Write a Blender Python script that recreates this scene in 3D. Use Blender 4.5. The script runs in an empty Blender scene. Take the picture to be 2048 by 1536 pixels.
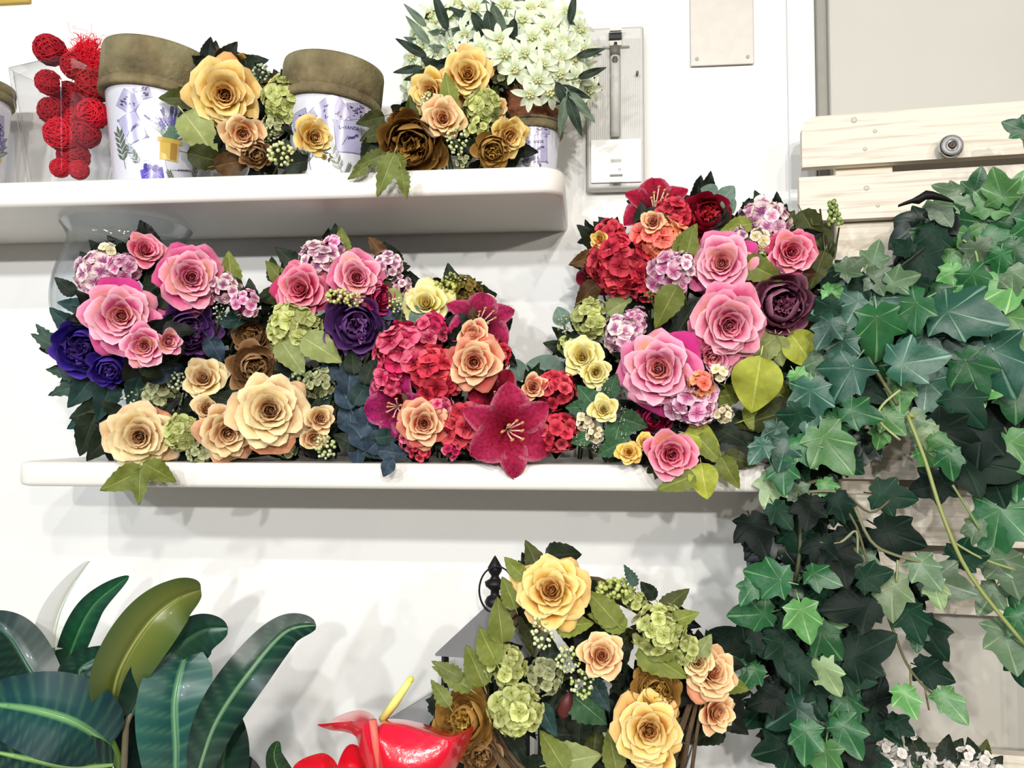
import bpy, math, random
from mathutils import Vector, Matrix, noise
PI = math.pi
sc = bpy.context.scene
col = sc.collection
R = math.radians

# ------------------------------------------------------------------ camera
F = 1600.0
CAM = Vector((0, -1.276, 1.45))
cd = bpy.data.cameras.new('camera'); cam = bpy.data.objects.new('camera', cd); col.objects.link(cam)
cam.location = CAM; cam.rotation_euler = (R(92.6), 0, R(5.5))
cd.sensor_width = 36; cd.lens = 36*F/2048; cd.clip_start = .02
sc.camera = cam
CR = cam.rotation_euler.to_matrix()
# ------------------------------------------------------------------ light
w = bpy.data.worlds.new('world'); sc.world = w; w.use_nodes = True
w.node_tree.nodes['Background'].inputs[0].default_value = (.93, .96, 1, 1)
w.node_tree.nodes['Background'].inputs[1].default_value = .10
def lamp(name, loc, target, power, size, color):
    l = bpy.data.lights.new(name, 'AREA'); l.energy = power; l.size = size; l.color = color
    l.shape = 'DISK'
    o = bpy.data.objects.new(name, l); col.objects.link(o); o.location = loc
    o.rotation_euler = (Vector(target)-Vector(loc)).to_track_quat('-Z', 'Y').to_euler()
    return o
# rows of small ceiling spots behind the camera (their stepped shadows show under both shelves)
for x, y, z, p, c in ((-2.1, -2.1, 2.23, 11, (.86, .93, 1)), (-1.0, -2.1, 2.23, 10, (.95, .98, 1)), (.25, -2.1, 2.23, 13, (1, .97, .92)), (1.5, -2.1, 2.23, 9, (1, .92, .82)),
                      (-1.6, -4.4, 2.35, 47, (.93, .97, 1)), (.5, -4.4, 2.35, 58, (1, .97, .93)), (2.0, -4.4, 2.35, 30, (1, .93, .84)),
                      (-.8, -4.2, 3.8, 40, (1, .98, .95)), (1.1, -4.2, 3.8, 34, (1, .95, .9))):
    lamp('ceiling_lamp', (x, y, z), (.0, 0, 1.2), p, .09, c)
lamp('blue_fill', (-2.0, -2.2, 2.0), (-.5, 0, 1.1), 2.5, .6, (.55, .75, 1))  # added bluish fill lamp from the left, no window there
sc.view_settings.view_transform = 'Standard'; sc.view_settings.look = 'None'
sc.view_settings.gamma = 1; sc.view_settings.exposure = -.20
sc.view_settings.use_curve_mapping = False

# ------------------------------------------------------------------ helpers
def ray(px, py):
    return CR @ Vector(((px-1024)/F, -(py-768)/F, -1))
def at(px, py, Y):
    d = ray(px, py); return CAM + d*((Y-CAM.y)/d.y)
def dep(p):
    return -((CR.transposed() @ (p-CAM)).z)
def mpp(p):
    return dep(p)/F
def lin(c):
    return tuple(((v/255)/12.92 if v/255 <= .04045 else ((v/255+.055)/1.055)**2.4) for v in c)
def mix(a, b, t):
    t = max(0, min(1, t)); return tuple(x+(y-x)*t for x, y in zip(a, b))
def sm(a, b, x):
    t = max(0, min(1, (x-a)/(b-a))); return t*t*(3-2*t)

def mat(name, color=None, rough=.6, attr=False, transl=0, spec=.4, noisy=0, nscale=60, coat=0, metal=0, bump=0, bscale=200, var=0, sheen=0, tint=None):
    m = bpy.data.materials.new(name); m.use_nodes = True; nt = m.node_tree; N = nt.nodes; L = nt.links
    b = N['Principled BSDF']; b.inputs['Roughness'].default_value = rough; b.inputs['Specular IOR Level'].default_value = spec
    b.inputs['Coat Weight'].default_value = coat; b.inputs['Metallic'].default_value = metal; b.inputs['Sheen Weight'].default_value = sheen
    if attr:
        a = N.new('ShaderNodeAttribute'); a.attribute_name = 'Col'; src = a.outputs['Color']
    else:
        a = N.new('ShaderNodeRGB'); a.outputs[0].default_value = (*lin(color), 1); src = a.outputs[0]
    if noisy:
        tc = N.new('ShaderNodeTexCoord'); n = N.new('ShaderNodeTexNoise'); n.inputs['Scale'].default_value = nscale; n.inputs['Detail'].default_value = 6
        L.new(tc.outputs['Object'], n.inputs['Vector'])
        mr = N.new('ShaderNodeMapRange'); mr.inputs[1].default_value = .3; mr.inputs[2].default_value = .7
        mr.inputs[3].default_value = 1-noisy; mr.inputs[4].default_value = 1+noisy*.6
        L.new(n.outputs[0], mr.inputs[0])
        mx = N.new('ShaderNodeMix'); mx.data_type = 'RGBA'; mx.blend_type = 'MULTIPLY'; mx.inputs[0].default_value = 1
        L.new(src, mx.inputs[6]); L.new(mr.outputs[0], mx.inputs[7]); src = mx.outputs[2]
        if tint:
            m2 = N.new('ShaderNodeMix'); m2.data_type = 'RGBA'; n2 = N.new('ShaderNodeTexNoise'); n2.inputs['Scale'].default_value = nscale*.35
            L.new(tc.outputs['Object'], n2.inputs['Vector']); r2 = N.new('ShaderNodeMapRange'); r2.inputs[1].default_value = .45; r2.inputs[2].default_value = .7
            L.new(n2.outputs[0], r2.inputs[0]); L.new(r2.outputs[0], m2.inputs[0]); L.new(src, m2.inputs[6]); m2.inputs[7].default_value = (*lin(tint), 1); src = m2.outputs[2]
    if var:
        oi = N.new('ShaderNodeObjectInfo'); hs = N.new('ShaderNodeHueSaturation')
        mr = N.new('ShaderNodeMapRange'); mr.inputs[3].default_value = 1-var; mr.inputs[4].default_value = 1+var
        L.new(oi.outputs['Random'], mr.inputs[0]); L.new(mr.outputs[0], hs.inputs['Value']); L.new(src, hs.inputs['Color']); src = hs.outputs[0]
    L.new(src, b.inputs['Base Color'])
    if bump:
        tc = N.new('ShaderNodeTexCoord'); n = N.new('ShaderNodeTexNoise'); n.inputs['Scale'].default_value = bscale; n.inputs['Detail'].default_value = 4
        L.new(tc.outputs['Object'], n.inputs['Vector']); bp = N.new('ShaderNodeBump'); bp.inputs['Strength'].default_value = bump; bp.inputs['Distance'].default_value = .002
        L.new(n.outputs[0], bp.inputs['Height']); L.new(bp.outputs[0], b.inputs['Normal'])
    if transl:
        t = N.new('ShaderNodeBsdfTranslucent'); L.new(src, t.inputs['Color']); ms = N.new('ShaderNodeMixShader'); ms.inputs[0].default_value = transl
        L.new(b.outputs[0], ms.inputs[1]); L.new(t.outputs[0], ms.inputs[2]); L.new(ms.outputs[0], N['Material Output'].inputs['Surface'])
    return m

def glass_mat(name, tint=(1, 1, 1), edge=.35):
    m = bpy.data.materials.new(name); m.use_nodes = True; nt = m.node_tree; N = nt.nodes; L = nt.links
    N.remove(N['Principled BSDF'])
    t = N.new('ShaderNodeBsdfTransparent'); cm = N.new('ShaderNodeMix'); cm.data_type = 'RGBA'; cm.inputs[6].default_value = (*tint, 1); cm.inputs[7].default_value = (tint[0]*.30, tint[1]*.33, tint[2]*.34, 1); L.new(cm.outputs[2], t.inputs[0])
    g = N.new('ShaderNodeBsdfGlossy'); g.inputs['Roughness'].default_value = .04
    lw = N.new('ShaderNodeLayerWeight'); lw.inputs[0].default_value = edge
    mr = N.new('ShaderNodeMapRange'); mr.inputs[1].default_value = 0; mr.inputs[2].default_value = 1; mr.inputs[3].default_value = .035; mr.inputs[4].default_value = .75
    pw = N.new('ShaderNodeMath'); pw.operation = 'POWER'; pw.inputs[1].default_value = 2.2
    pw2 = N.new('ShaderNodeMath'); pw2.operation = 'POWER'; pw2.inputs[1].default_value = 3.5; L.new(lw.outputs['Facing'], pw2.inputs[0]); L.new(pw2.outputs[0], cm.inputs[0]); L.new(lw.outputs['Facing'], pw.inputs[0]); L.new(pw.outputs[0], mr.inputs[0])
    ms = N.new('ShaderNodeMixShader'); L.new(mr.outputs[0], ms.inputs[0]); L.new(t.outputs[0], ms.inputs[1]); L.new(g.outputs[0], ms.inputs[2])
    L.new(ms.outputs[0], N['Material Output'].inputs['Surface'])
    return m

def wood_mat(name, base, dark, scale=1.0):
    m = bpy.data.materials.new(name); m.use_nodes = True; nt = m.node_tree; N = nt.nodes; L = nt.links
    b = N['Principled BSDF']; b.inputs['Roughness'].default_value = .62
    tc = N.new('ShaderNodeTexCoord'); mp = N.new('ShaderNodeMapping'); mp.inputs['Scale'].default_value = (2.2*scale, 30*scale, 55*scale)
    L.new(tc.outputs['Object'], mp.inputs[0])
    n = N.new('ShaderNodeTexNoise'); n.inputs['Scale'].default_value = 3; n.inputs['Detail'].default_value = 5; n.inputs['Distortion'].default_value = .4
    L.new(mp.outputs[0], n.inputs['Vector'])
    r = N.new('ShaderNodeMapRange'); r.inputs[1].default_value = .5; r.inputs[2].default_value = .78; L.new(n.outputs[0], r.inputs[0])
    mx = N.new('ShaderNodeMix'); mx.data_type = 'RGBA'; mx.inputs[6].default_value = (*lin(base), 1); mx.inputs[7].default_value = (*lin(dark), 1)
    L.new(r.outputs[0], mx.inputs[0]); L.new(mx.outputs[2], b.inputs['Base Color'])
    bp = N.new('ShaderNodeBump'); bp.inputs['Strength'].default_value = .25; bp.inputs['Distance'].default_value = .001; L.new(n.outputs[0], bp.inputs['Height']); L.new(bp.outputs[0], b.inputs['Normal'])
    return m

M = {}
M['petal'] = mat('petal_fabric', attr=True, rough=.75, transl=.16, spec=.2, noisy=.10, nscale=6)
M['floret'] = mat('floret_fabric', attr=True, rough=.7, transl=.10, spec=.25, var=.22)
M['leaf'] = mat('fabric_leaf', attr=True, rough=.6, transl=.12, spec=.3, var=.25, noisy=.22, nscale=4, bump=.6, bscale=7)
M['ivy'] = mat('ivy_leaf', attr=True, rough=.42, transl=.06, spec=.5, var=.40, noisy=.25, nscale=3, bump=.5, bscale=5)
M['gloss'] = mat('glossy_leaf', attr=True, rough=.33, transl=.06, spec=.55, coat=.1)
M['berry'] = mat('berry', attr=True, rough=.35, spec=.5)
M['plain'] = mat('painted', attr=True, rough=.5)
M['stem'] = mat('stem_green', (74, 88, 48), .6)
M['darkstem'] = mat('stem_dark', (52, 44, 34), .7)
M['wall'] = mat('wall_paint', (236, 235, 231), .62, noisy=.025, nscale=4, bump=.12, bscale=60, spec=.25)
M['panelpaint'] = mat('door_paint', (196, 193, 184), .55, noisy=.04, nscale=5, spec=.3)
M['shelf'] = mat('shelf_lacquer', (238, 234, 226), .35, noisy=.03, nscale=8, spec=.45)
M['rim'] = mat('aged_terracotta', (126, 112, 80), .9, noisy=.5, nscale=28, bump=1, bscale=120, tint=(150, 148, 112))
M['print'] = mat('glazed_print', attr=True, rough=.22, spec=.6, coat=.15)
M['wood'] = wood_mat('whitewashed_wood', (226, 216, 200), (176, 160, 136))
M['wood2'] = wood_mat('pale_wood', (224, 214, 196), (190, 174, 148))
M['metal'] = mat('grey_metal', (150, 150, 148), .45, metal=.3, noisy=.12, nscale=30)
M['zinc'] = mat('zinc_roof', (128, 128, 128), .6, metal=.15, noisy=.2, nscale=12)
M['dark'] = mat('dark_metal', (34, 33, 34), .45, metal=.5)
M['chrome'] = mat('chrome', (200, 200, 200), .15, metal=1)
M['plastic'] = mat('clear_grey_plastic', (212, 210, 204), .35)
M['white'] = mat('white_label', (250, 250, 248), .5)
M['glass'] = glass_mat('clear_glass')
M['glassblue'] = glass_mat('clear_glass_bluish', (.97, .985, 1), .3)
M['rattan'] = mat('red_thread', (196, 16, 40), .8, noisy=.2, nscale=40, var=.3)
M['sisal'] = mat('red_sisal', (235, 25, 50), .7)
M['wicker'] = mat('wicker', (92, 74, 50), .8, noisy=.3, nscale=40)
M['clay'] = mat('terracotta', (150, 92, 62), .85, noisy=.15, nscale=20)
M['potgrey'] = mat('grey_planter', (120, 120, 118), .7)

M['ivydark'] = mat('ivy_leaf_dark', attr=True, rough=.55, transl=.04, spec=.18, var=.4, noisy=.3, nscale=3, bump=.5, bscale=5)
M['lily'] = mat('lily_fabric', attr=True, rough=.75, transl=.12, spec=.2, noisy=.42, nscale=14, bump=.8, bscale=9)
class MB:
    def __init__(s): s.v = []; s.f = []; s.c = []; s.m = []
    def grid(s, P, C, mi=0, close=False):
        """P[j][i] points, C[j][i] colours"""
        o = len(s.v); nj = len(P); ni = len(P[0])
        for j in range(nj):
            for i in range(ni): s.v.append(P[j][i]); s.c.append(C[j][i] if isinstance(C, list) else C)
        for j in range(nj-1):
            for i in range(ni-(0 if close else 1)):
                a = o+j*ni+i; b = o+j*ni+(i+1) % ni
                s.f.append((a, b, b+ni, a+ni)); s.m.append(mi)
    def box(s, c, d, col=(1, 1, 1), mi=0, rot=None):
        o = len(s.v); c = Vector(c)
        for x in (-1, 1):
            for y in (-1, 1):
                for z in (-1, 1):
                    p = Vector((x*d[0]/2, y*d[1]/2, z*d[2]/2))
                    if rot: p = rot @ p
                    s.v.append(c+p); s.c.append(col)
        for f in ((0, 1, 3, 2), (4, 6, 7, 5), (0, 4, 5, 1), (2, 3, 7, 6), (0, 2, 6, 4), (1, 5, 7, 3)):
            s.f.append(tuple(o+i for i in f)); s.m.append(mi)
    def poly(s, pts, col, mi=0):
        o = len(s.v); s.v += [Vector(p) for p in pts]; s.c += [col]*len(pts); s.f.append(tuple(range(o, o+len(pts)))); s.m.append(mi)
    def tube(s, pts, r, col=(1, 1, 1), n=6, mi=0, cap=True):
        pts = [Vector(p) for p in pts]; rs = r if isinstance(r, (list, tuple)) else [r]*len(pts)
        P = []; up = None
        for k, p in enumerate(pts):
            t = (pts[min(k+1, len(pts)-1)]-pts[max(k-1, 0)])
            t = t.normalized() if t.length > 1e-9 else Vector((0, 0, 1))
            if up is None:
                up = t.orthogonal().normalized()
            else:
                up = (up-t*up.dot(t)); up = up.normalized() if up.length > 1e-6 else t.orthogonal().normalized()
            sd = t.cross(up)
            P.append([p+(up*math.cos(a*2*PI/n)+sd*math.sin(a*2*PI/n))*rs[k] for a in range(n)])
        s.grid(P, col, mi, close=True)
        if cap and n > 3:
            o = len(s.v)-n*len(pts)
            s.f.append(tuple(o+i for i in reversed(range(n)))); s.m.append(mi)
            o2 = len(s.v)-n; s.f.append(tuple(o2+i for i in range(n))); s.m.append(mi)
    def lathe(s, prof, n=32, col=(1, 1, 1), mi=0, c=(0, 0, 0)):
        c = Vector(c)
        P = [[c+Vector((r*math.cos(a*2*PI/n), r*math.sin(a*2*PI/n), z)) for a in range(n)] for r, z in prof]
        s.grid(P, col, mi, close=True)
    def ball(s, c, r, col=(1, 1, 1), mi=0, nu=8, nv=5, sc_=(1, 1, 1)):
        c = Vector(c)
        P = [[c+Vector((r*sc_[0]*math.sin(max(.02, min(PI-.02, PI*j/nv)))*math.cos(a*2*PI/nu), r*sc_[1]*math.sin(max(.02, min(PI-.02, PI*j/nv)))*math.sin(a*2*PI/nu), r*sc_[2]*math.cos(PI*j/nv))) for a in range(nu)] for j in range(nv+1)]
        s.grid(P, col, mi, close=True)
    def mesh(s, name, mats, smooth=True):
        me = bpy.data.meshes.new(name); me.from_pydata([tuple(v) for v in s.v], [], s.f)
        if not isinstance(mats, (list, tuple)): mats = [mats]
        for m in mats: me.materials.append(m)
        me.polygons.foreach_set('material_index', s.m)
        me.polygons.foreach_set('use_smooth', [smooth]*len(s.f))
        a = me.color_attributes.new('Col', 'FLOAT_COLOR', 'POINT')
        buf = []
        for c in s.c: buf += [c[0], c[1], c[2], 1]
        a.data.foreach_set('color', buf)
        me.update(); return me
    def build(s, name, mats, parent=None, smooth=True, loc=None):
        o = bpy.data.objects.new(name, s.mesh(name, mats, smooth)); col.objects.link(o)
        if parent is not None: o.parent = parent
        if loc is not None: o.location = loc
        return o

def tag(o, label, cat, group=None):
    o['label'] = label; o['category'] = cat
    if group: o['group'] = group
    return o
def thing(name, loc, label, cat, group=None):
    o = bpy.data.objects.new(name, None); col.objects.link(o); o.location = loc; o.empty_display_size = .02
    return tag(o, label, cat, group)
def struct(o):
    o['kind'] = 'structure'; return o
def place(me, name, parent, base, p, rot3, scale):
    """object with mesh me at world point p, under parent whose world matrix is a translation to base"""
    o = bpy.data.objects.new(name, me); col.objects.link(o); o.parent = parent
    o.location = p-base
    o.rotation_mode = 'QUATERNION'; o.rotation_quaternion = rot3.to_quaternion(); o.scale = (scale,)*3 if not isinstance(scale, (tuple, list)) else scale
    return o
RIGHT = CR @ Vector((1, 0, 0)); UPV = CR @ Vector((0, 1, 0))
def face(p, tx=0, ty=0):
    n = (CAM-p).normalized() + RIGHT*tx + UPV*ty
    return n.normalized()
def fr(n, ang=None, roll=0):
    """rotation with Z = n, Y towards image angle ang (degrees) or any"""
    if ang is None: ang = 90+roll
    d = RIGHT*math.cos(R(ang))+UPV*math.sin(R(ang))
    y = (d-n*d.dot(n)).normalized(); x = y.cross(n)
    return Matrix((x, y, n)).transposed()
def bevel(o, w=.004, seg=3):
    b = o.modifiers.new('bevel', 'BEVEL'); b.width = w; b.segments = seg; b.limit_method = 'ANGLE'; return o

# ------------------------------------------------------------------ flower generators (unit radius, axis +Z)
def petal(mb, th0, L, r0, a0, a1, curl, W, cf, rmin, z0, rng, nu=7, nv=8, ruf=.03, tipc=.3, point=0, notch=0, mi=0, rfl=1.0):
    K = 24; path = [(r0, z0)]; rr, zz = r0, z0
    for k in range(K):
        t = (k+.5)/K; al = a0+(a1-a0)*t+curl*sm(.72, 1, t)
        rr += math.sin(al)*L/K; zz += math.cos(al)*L/K; path.append((rr, zz))
    ph = rng.random()*6; ph2 = rng.random()*6; rnd = rng.random(); P = []; C = []
    for j in range(nv+1):
        v = j/nv; rowp = []; rowc = []
        for i in range(nu+1):
            u = -1+2*i/nu
            vl = v*(1-tipc*abs(u)**2.6-point*abs(u)+notch*(-math.exp(-(u/.35)**2)*.5))
            x = max(0, min(1, vl))*K; k = min(K-1, int(x)); f = x-k
            rho = path[k][0]*(1-f)+path[k+1][0]*f; z = path[k][1]*(1-f)+path[k+1][1]*f
            wf = .30+.70*math.sin(PI/2*min(1, .10+v*1.15))
            s = u*W*wf*(1+.08*math.sin(3*v*PI+ph))
            e = ruf*v*v*(math.sin(u*5+ph)*1.0+.7*abs(u)**2*math.sin(v*9+ph2))
            th = th0+s/max(rho, rmin)
            # flatten very wide petals
            rho2 = rho + e*.6 - .10*rfl*abs(u)**2*W*v
            rowp.append(Vector((rho2*math.cos(th), rho2*math.sin(th), z+e+.05*abs(u)**2*W)))
            rowc.append(cf(u, v, rnd))
        P.append(rowp); C.append(rowc)
    mb.grid(P, C, mi)

def rose_meshes(pal, rng, open_=1.0, n=24):
    """pal: dict heart, base, mid, edge, outer (linear colours). Returns (outer mesh, heart mesh)"""
    out = MB(); he = MB(); sp = rng.choice((-1, 1)); st = rng.random()*6
    for k in range(n):
        t = k/(n-1); t = t*open_
        th = st+sp*(k*2.4+rng.uniform(-.25, .25))
        def cf(u, v, rnd, t=t):
            c = mix(pal['base'] if (rnd*7.3) % 1 < .42 else pal['base2'], pal['mid'], sm(.40, .90, v+rnd*.24-.10)); c = mix(c, pal['base2'], .5*((rnd*13.7) % 1)*sm(.95, .4, v))  # fold shade painted into petal bases and highlights into edges, over own colour
            c = mix(c, pal['edge'], sm(.80, 1, v+.14*abs(u)**2)*(.6+.4*rnd)); c = mix(c, pal['outer'], .55*sm(.35, .0, abs(v-.62))*(rnd > .55)*(1-abs(u)))
            if t < .3: c = mix(pal['heart'], c, sm(.45, 1, v)*.8)
            if t > .75: c = mix(c, pal['outer'], (.3+.7*rnd)*sm(.1, .7, v)*sm(pal.get('ot', .75), 1, t))
            return c
        L = .40+.60*t**.8; W = .34+.34*t**.7
        petal(he if t < .3 else out, th, L*rng.uniform(.92, 1.08), .02+.12*t, R(8+72*t**.8), R(-24+108*t), R(10+80*t*rng.uniform(.4, 1.3)), W*rng.uniform(.9, 1.15), cf, .13+.22*t, .34*(1-t)**.8, rng, ruf=.015+.085*t, tipc=.36+.08*rng.random(), point=.0, notch=.05*rng.random())
    R_ = 1.0 if open_ > .9 else 1/(.35+.65*open_)
    for b in (out, he):
        b.v = [Vector((p.x*R_, p.y*R_, p.z*R_-.1)) for p in b.v]
    for k in range(5):   # sepals
        a = k*2*PI/5+st; g = lin((88, 98, 50)); P = []
        for j in range(4):
            v = j/3; w_ = .12*math.sin(PI*(v*.8+.2)); P.append([Vector(((.1+.65*v)*math.cos(a)-s_*w_*math.sin(a), (.1+.65*v)*math.sin(a)+s_*w_*math.cos(a), -.18-.1*v)) for s_ in (-1, 0, 1)])
        out.grid(P, g)
    return out.mesh('rose_petals', M['petal']), he.mesh('flower_heart', M['petal'])

def peony_meshes(pal, rng):
    out = MB(); he = MB(); st = rng.random()*6
    def cfo(u, v, rnd):
        c = mix(pal['base'], pal['mid'], sm(.1, .7, v)); return mix(c, pal['edge'], sm(.80, 1, v+.12*u*u)*(.5+.5*rnd))
    for ring, (cnt, L, a0, a1, W, r0, z0) in enumerate(((5, 1.05, 78, -42, .46, .10, -.05), (6, 1.15, 84, -28, .52, .14, -.08), (6, 1.2, 90, -5, .55, .16, -.12), (6, 1.12, 96, 30, .50, .18, -.15))):
        for k in range(cnt):
            petal(out, st+ring*.5+k*2*PI/cnt+rng.uniform(-.15, .15), L*rng.uniform(.92, 1.06), r0, R(a0), R(a1+rng.uniform(-12, 12)), R(rng.uniform(-5, 25)), W, cfo, .3, z0, rng, ruf=.04, tipc=.3)
    def cfh(u, v, rnd):
        return mix(pal['heart'], pal['tip'], sm(.3, 1, v)*(.3+.7*rnd))
    for k in range(30):
        t = (k+.5)/30; th = k*2.4
        petal(he, th, .50+.1*rng.random(), .02+.30*t, R(10+30*t), R(rng.uniform(-40, 40)), R(rng.uniform(-30, 60)), .16, cfh, .12, .12-.08*t, rng, nu=4, nv=5, ruf=.09, tipc=.3)
    for b in (out, he): b.v = [v*.92 for v in b.v]
    return out.mesh('peony_petals', M['petal']), he.mesh('flower_heart', M['petal'])

def floret_mesh(pal, rng, np_=4):
    mb = MB(); rnd = rng.random()
    base = mix(pal['c'], pal['c2'], rng.random()) if 'c2' in pal else pal['c']; edge = mix(pal['e'], pal.get('e2', pal['e']), rnd)
    for k in range(np_):
        th = k*2*PI/np_+rng.uniform(-.15, .15); cup = rng.uniform(.05, .45); L = rng.uniform(.9, 1.1); P = []; C = []; tw = rng.uniform(-.2, .2)
        for j in range(6):
            v = j/5; wv = .10+.52*math.sin(PI*min(1, v*.78+.04))**.8*(1 if v < .95 else .80)
            if v > .99: wv = .26
            r_ = .05+L*v*.95
            row = []; rc = []
            for i in range(5):
                u = -1+i*.5; x = r_-.10*u*u*v; y = u*wv
                z = cup*v*v*.6+.12*u*u-.1*v+tw*u*v*.4
                row.append(Vector((x*math.cos(th)-y*math.sin(th), x*math.sin(th)+y*math.cos(th), z))); rc.append(mix(base, edge, sm(.1, .75, v)))
            P.append(row); C.append(rc)
        mb.grid(P, C)
    mb.ball((0, 0, .06), .1, pal.get('dot', lin((120, 90, 60))), nu=6, nv=3)
    return mb.mesh('floret', M['floret'])

def leaf_mesh(c, vein, rng, width=.33, point=1.0, serr=.0, droop=.25, fold=.15, wav=.04, m=None, lobes=0, name='leaf', n=14, side=.5):
    """unit length along +Y, facing +Z, origin at the stalk end"""
    mb = MB(); P = []; C = []; us = (-1, -.66, -.34, -.05, 0, .05, .34, .66, 1); ph = rng.random()*6
    for j in range(n+1):
        v = j/n
        wv = width*(math.sin(PI*v**.8)**.75)*(1-.35*v**2*point)+.006
        if v > .999: wv = .002
        row = []; rc = []
        for u in us:
            w_ = wv
            if serr and abs(u) > .9: w_ *= 1+serr*(1 if j % 2 else -1)
            if lobes and abs(u) > .5: w_ *= 1+lobes*math.sin(v*PI*5+ph)*abs(u)
            x = u*w_; y = v-.10*abs(u)*w_*2*(1 if serr else .3)
            z = -droop*v*v+fold*abs(x)*1.6+wav*math.sin(v*11+ph+u)*abs(u)
            row.append(Vector((x, y, z)))
            vn = 1 if abs(u) < .02 else 0
            sv = side*max(0, math.sin((v*n+abs(u)*-1.3)*PI*.66))**6*(abs(u) > .1)
            rc.append(mix(mix(c, vein, sv*.55), vein, vn))
        P.append(row); C.append(rc)
    mb.grid(P, C)
    mb.tube([(0, .02, .0), (0, -.08, -.01), (0, -.16, -.03)], .012, vein, 5)
    return mb.mesh(name, m or M['leaf'])

def ivy_mesh(c, vein, rng, lob=1.0, m='ivy'):
    """unit size (height ~1) along +Y to the tip, petiole joint at the origin"""
    mb = MB(); lobes = [(90, .80, 1), (90+53, .55, .8), (90-53, .55, .8), (90+112, .40, .7), (90-112, .40, .7)]
    lobes = [(a+rng.uniform(-7, 7), l*rng.uniform(.88, 1.1), w_) for a, l, w_ in lobes]
    def rad(a):
        b = .30
        for la, ll, lw in lobes:
            d = abs((a-la+180) % 360-180)/(36.0 if lw == 1 else 32.0)
            b = max(b, ll*max(0, 1-.44*min(1.9, d)**1.0))
        back = abs((a-270+180) % 360-180)
        if back < 22: b *= .45+.55*back/22
        return b
    ang = set(range(-88, 272, 10))
    for la, _, _ in lobes: ang |= {la-3.0, la, la+3.0}
    ang = sorted((x+360) % 360 for x in ang); ph = rng.random()*6; cu = rng.uniform(.10, .38); fo = rng.uniform(.05, .3)
    P = []; C = []
    for f in (.0, .25, .5, .75, .92, 1.0):
        row = []; rc = []
        for a in ang:
            r_ = rad(a)*f; x = r_*math.cos(R(a)); y = r_*math.sin(R(a))
            isv = min(abs((a-la+180) % 360-180) for la, _, _ in lobes)
            z = -cu*(x*x+y*y)*.9 - .018*f*(isv < .5) + .05*math.sin(x*7+ph)*math.cos(y*6+ph) + fo*abs(x)*.3
            row.append(Vector((x, y, z)))
            cc = mix(c, vein, (1 if isv < .5 else 0)*(.85 if f < .95 else .3))
            cc = mix(cc, vein, .16*max(0, 1-f*2.5))
            rc.append(cc)
        P.append(row); C.append(rc)
    mb.grid(P, C, close=True)
    d = R(rng.uniform(-110, -70))
    mb.tube([(0, 0, -.01), (.10*math.cos(d), .18*math.sin(d), -.07), (.16*math.cos(d), .36*math.sin(d), -.16)], .016, vein, 5)
    return mb.mesh('ivy_leaf', M[m])

def berry_mesh(c1, c2, rng, n=34, asp=1.0, stemc=None):
    mb = MB()
    for k in range(n):
        z = 1-2*(k+.5)/n*.8; a = k*2.4+rng.uniform(-.3, .3); rr = math.sqrt(max(0, 1-z*z)); q = rng.uniform(.72, 1.0)
        p = Vector((rr*math.cos(a)*.85*q, rr*math.sin(a)*.85*asp*q, z*.55*q+.1))
        mb.ball(p, rng.uniform(.10, .155), mix(c1, c2, rng.random()), nu=7, nv=4)
        mb.tube([p, (p.x*.3, p.y*.3, -.35)], .02, stemc or lin((96, 110, 60)), 4, cap=False)
    return mb.mesh('berry_cluster', M['berry'])

def L_(**k): return {a: lin(b) for a, b in k.items()}
PINK = L_(heart=(214, 40, 96), base=(252, 214, 130), base2=(206, 30, 104), mid=(244, 146, 172), edge=(255, 214, 222), outer=(204, 34, 118))
PINK2 = L_(heart=(240, 150, 110), base=(252, 212, 116), base2=(214, 50, 124), mid=(246, 156, 182), edge=(255, 214, 226), outer=(206, 40, 130))
HOT = L_(heart=(220, 40, 90), base=(252, 196, 140), base2=(204, 20, 80), mid=(240, 118, 150), edge=(252, 196, 206), outer=(200, 24, 96))
CREAM = L_(heart=(184, 108, 60), base=(226, 176, 80), base2=(196, 112, 66), mid=(252, 236, 180), edge=(250, 232, 190), outer=(232, 160, 120))
CREAM2 = L_(heart=(198, 110, 70), base=(222, 160, 90), base2=(190, 96, 60), mid=(248, 222, 164), edge=(248, 232, 190), outer=(214, 120, 96))
YEL = L_(heart=(206, 118, 34), base=(216, 160, 20), base2=(206, 116, 30), mid=(250, 226, 130), edge=(250, 226, 170), outer=(236, 176, 110))
PEACH = L_(heart=(220, 124, 70), base=(226, 170, 60), base2=(210, 110, 66), mid=(248, 214, 156), edge=(250, 226, 184), outer=(226, 150, 110))
LEMON = L_(heart=(226, 190, 50), base=(226, 204, 60), base2=(220, 180, 50), mid=(252, 246, 160), edge=(252, 246, 206), outer=(244, 226, 160))
SUN = L_(heart=(220, 150, 20), base=(226, 176, 30), base2=(220, 130, 30), mid=(250, 224, 110), edge=(248, 220, 160), outer=(236, 180, 90))
RED = L_(heart=(206, 70, 50), base=(226, 100, 60), base2=(190, 8, 50), mid=(250, 206, 158), edge=(252, 224, 180), outer=(196, 10, 58))
RED['ot'] = .15; PINK['ot'] = .5; PINK2['ot'] = .55; HOT['ot'] = .45; CREAM['ot'] = .85
PALE = L_(heart=(190, 190, 190), base=(255, 255, 255), base2=(240, 240, 240), mid=(240, 240, 240), edge=(255, 255, 255), outer=(255, 255, 255))
P_BROWN = L_(heart=(120, 76, 24), tip=(196, 152, 70), base=(56, 30, 8), mid=(118, 80, 30), edge=(186, 142, 74))
P_TAN = L_(heart=(120, 80, 40), tip=(214, 176, 116), base=(80, 44, 22), mid=(150, 110, 68), edge=(206, 166, 126))
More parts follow.
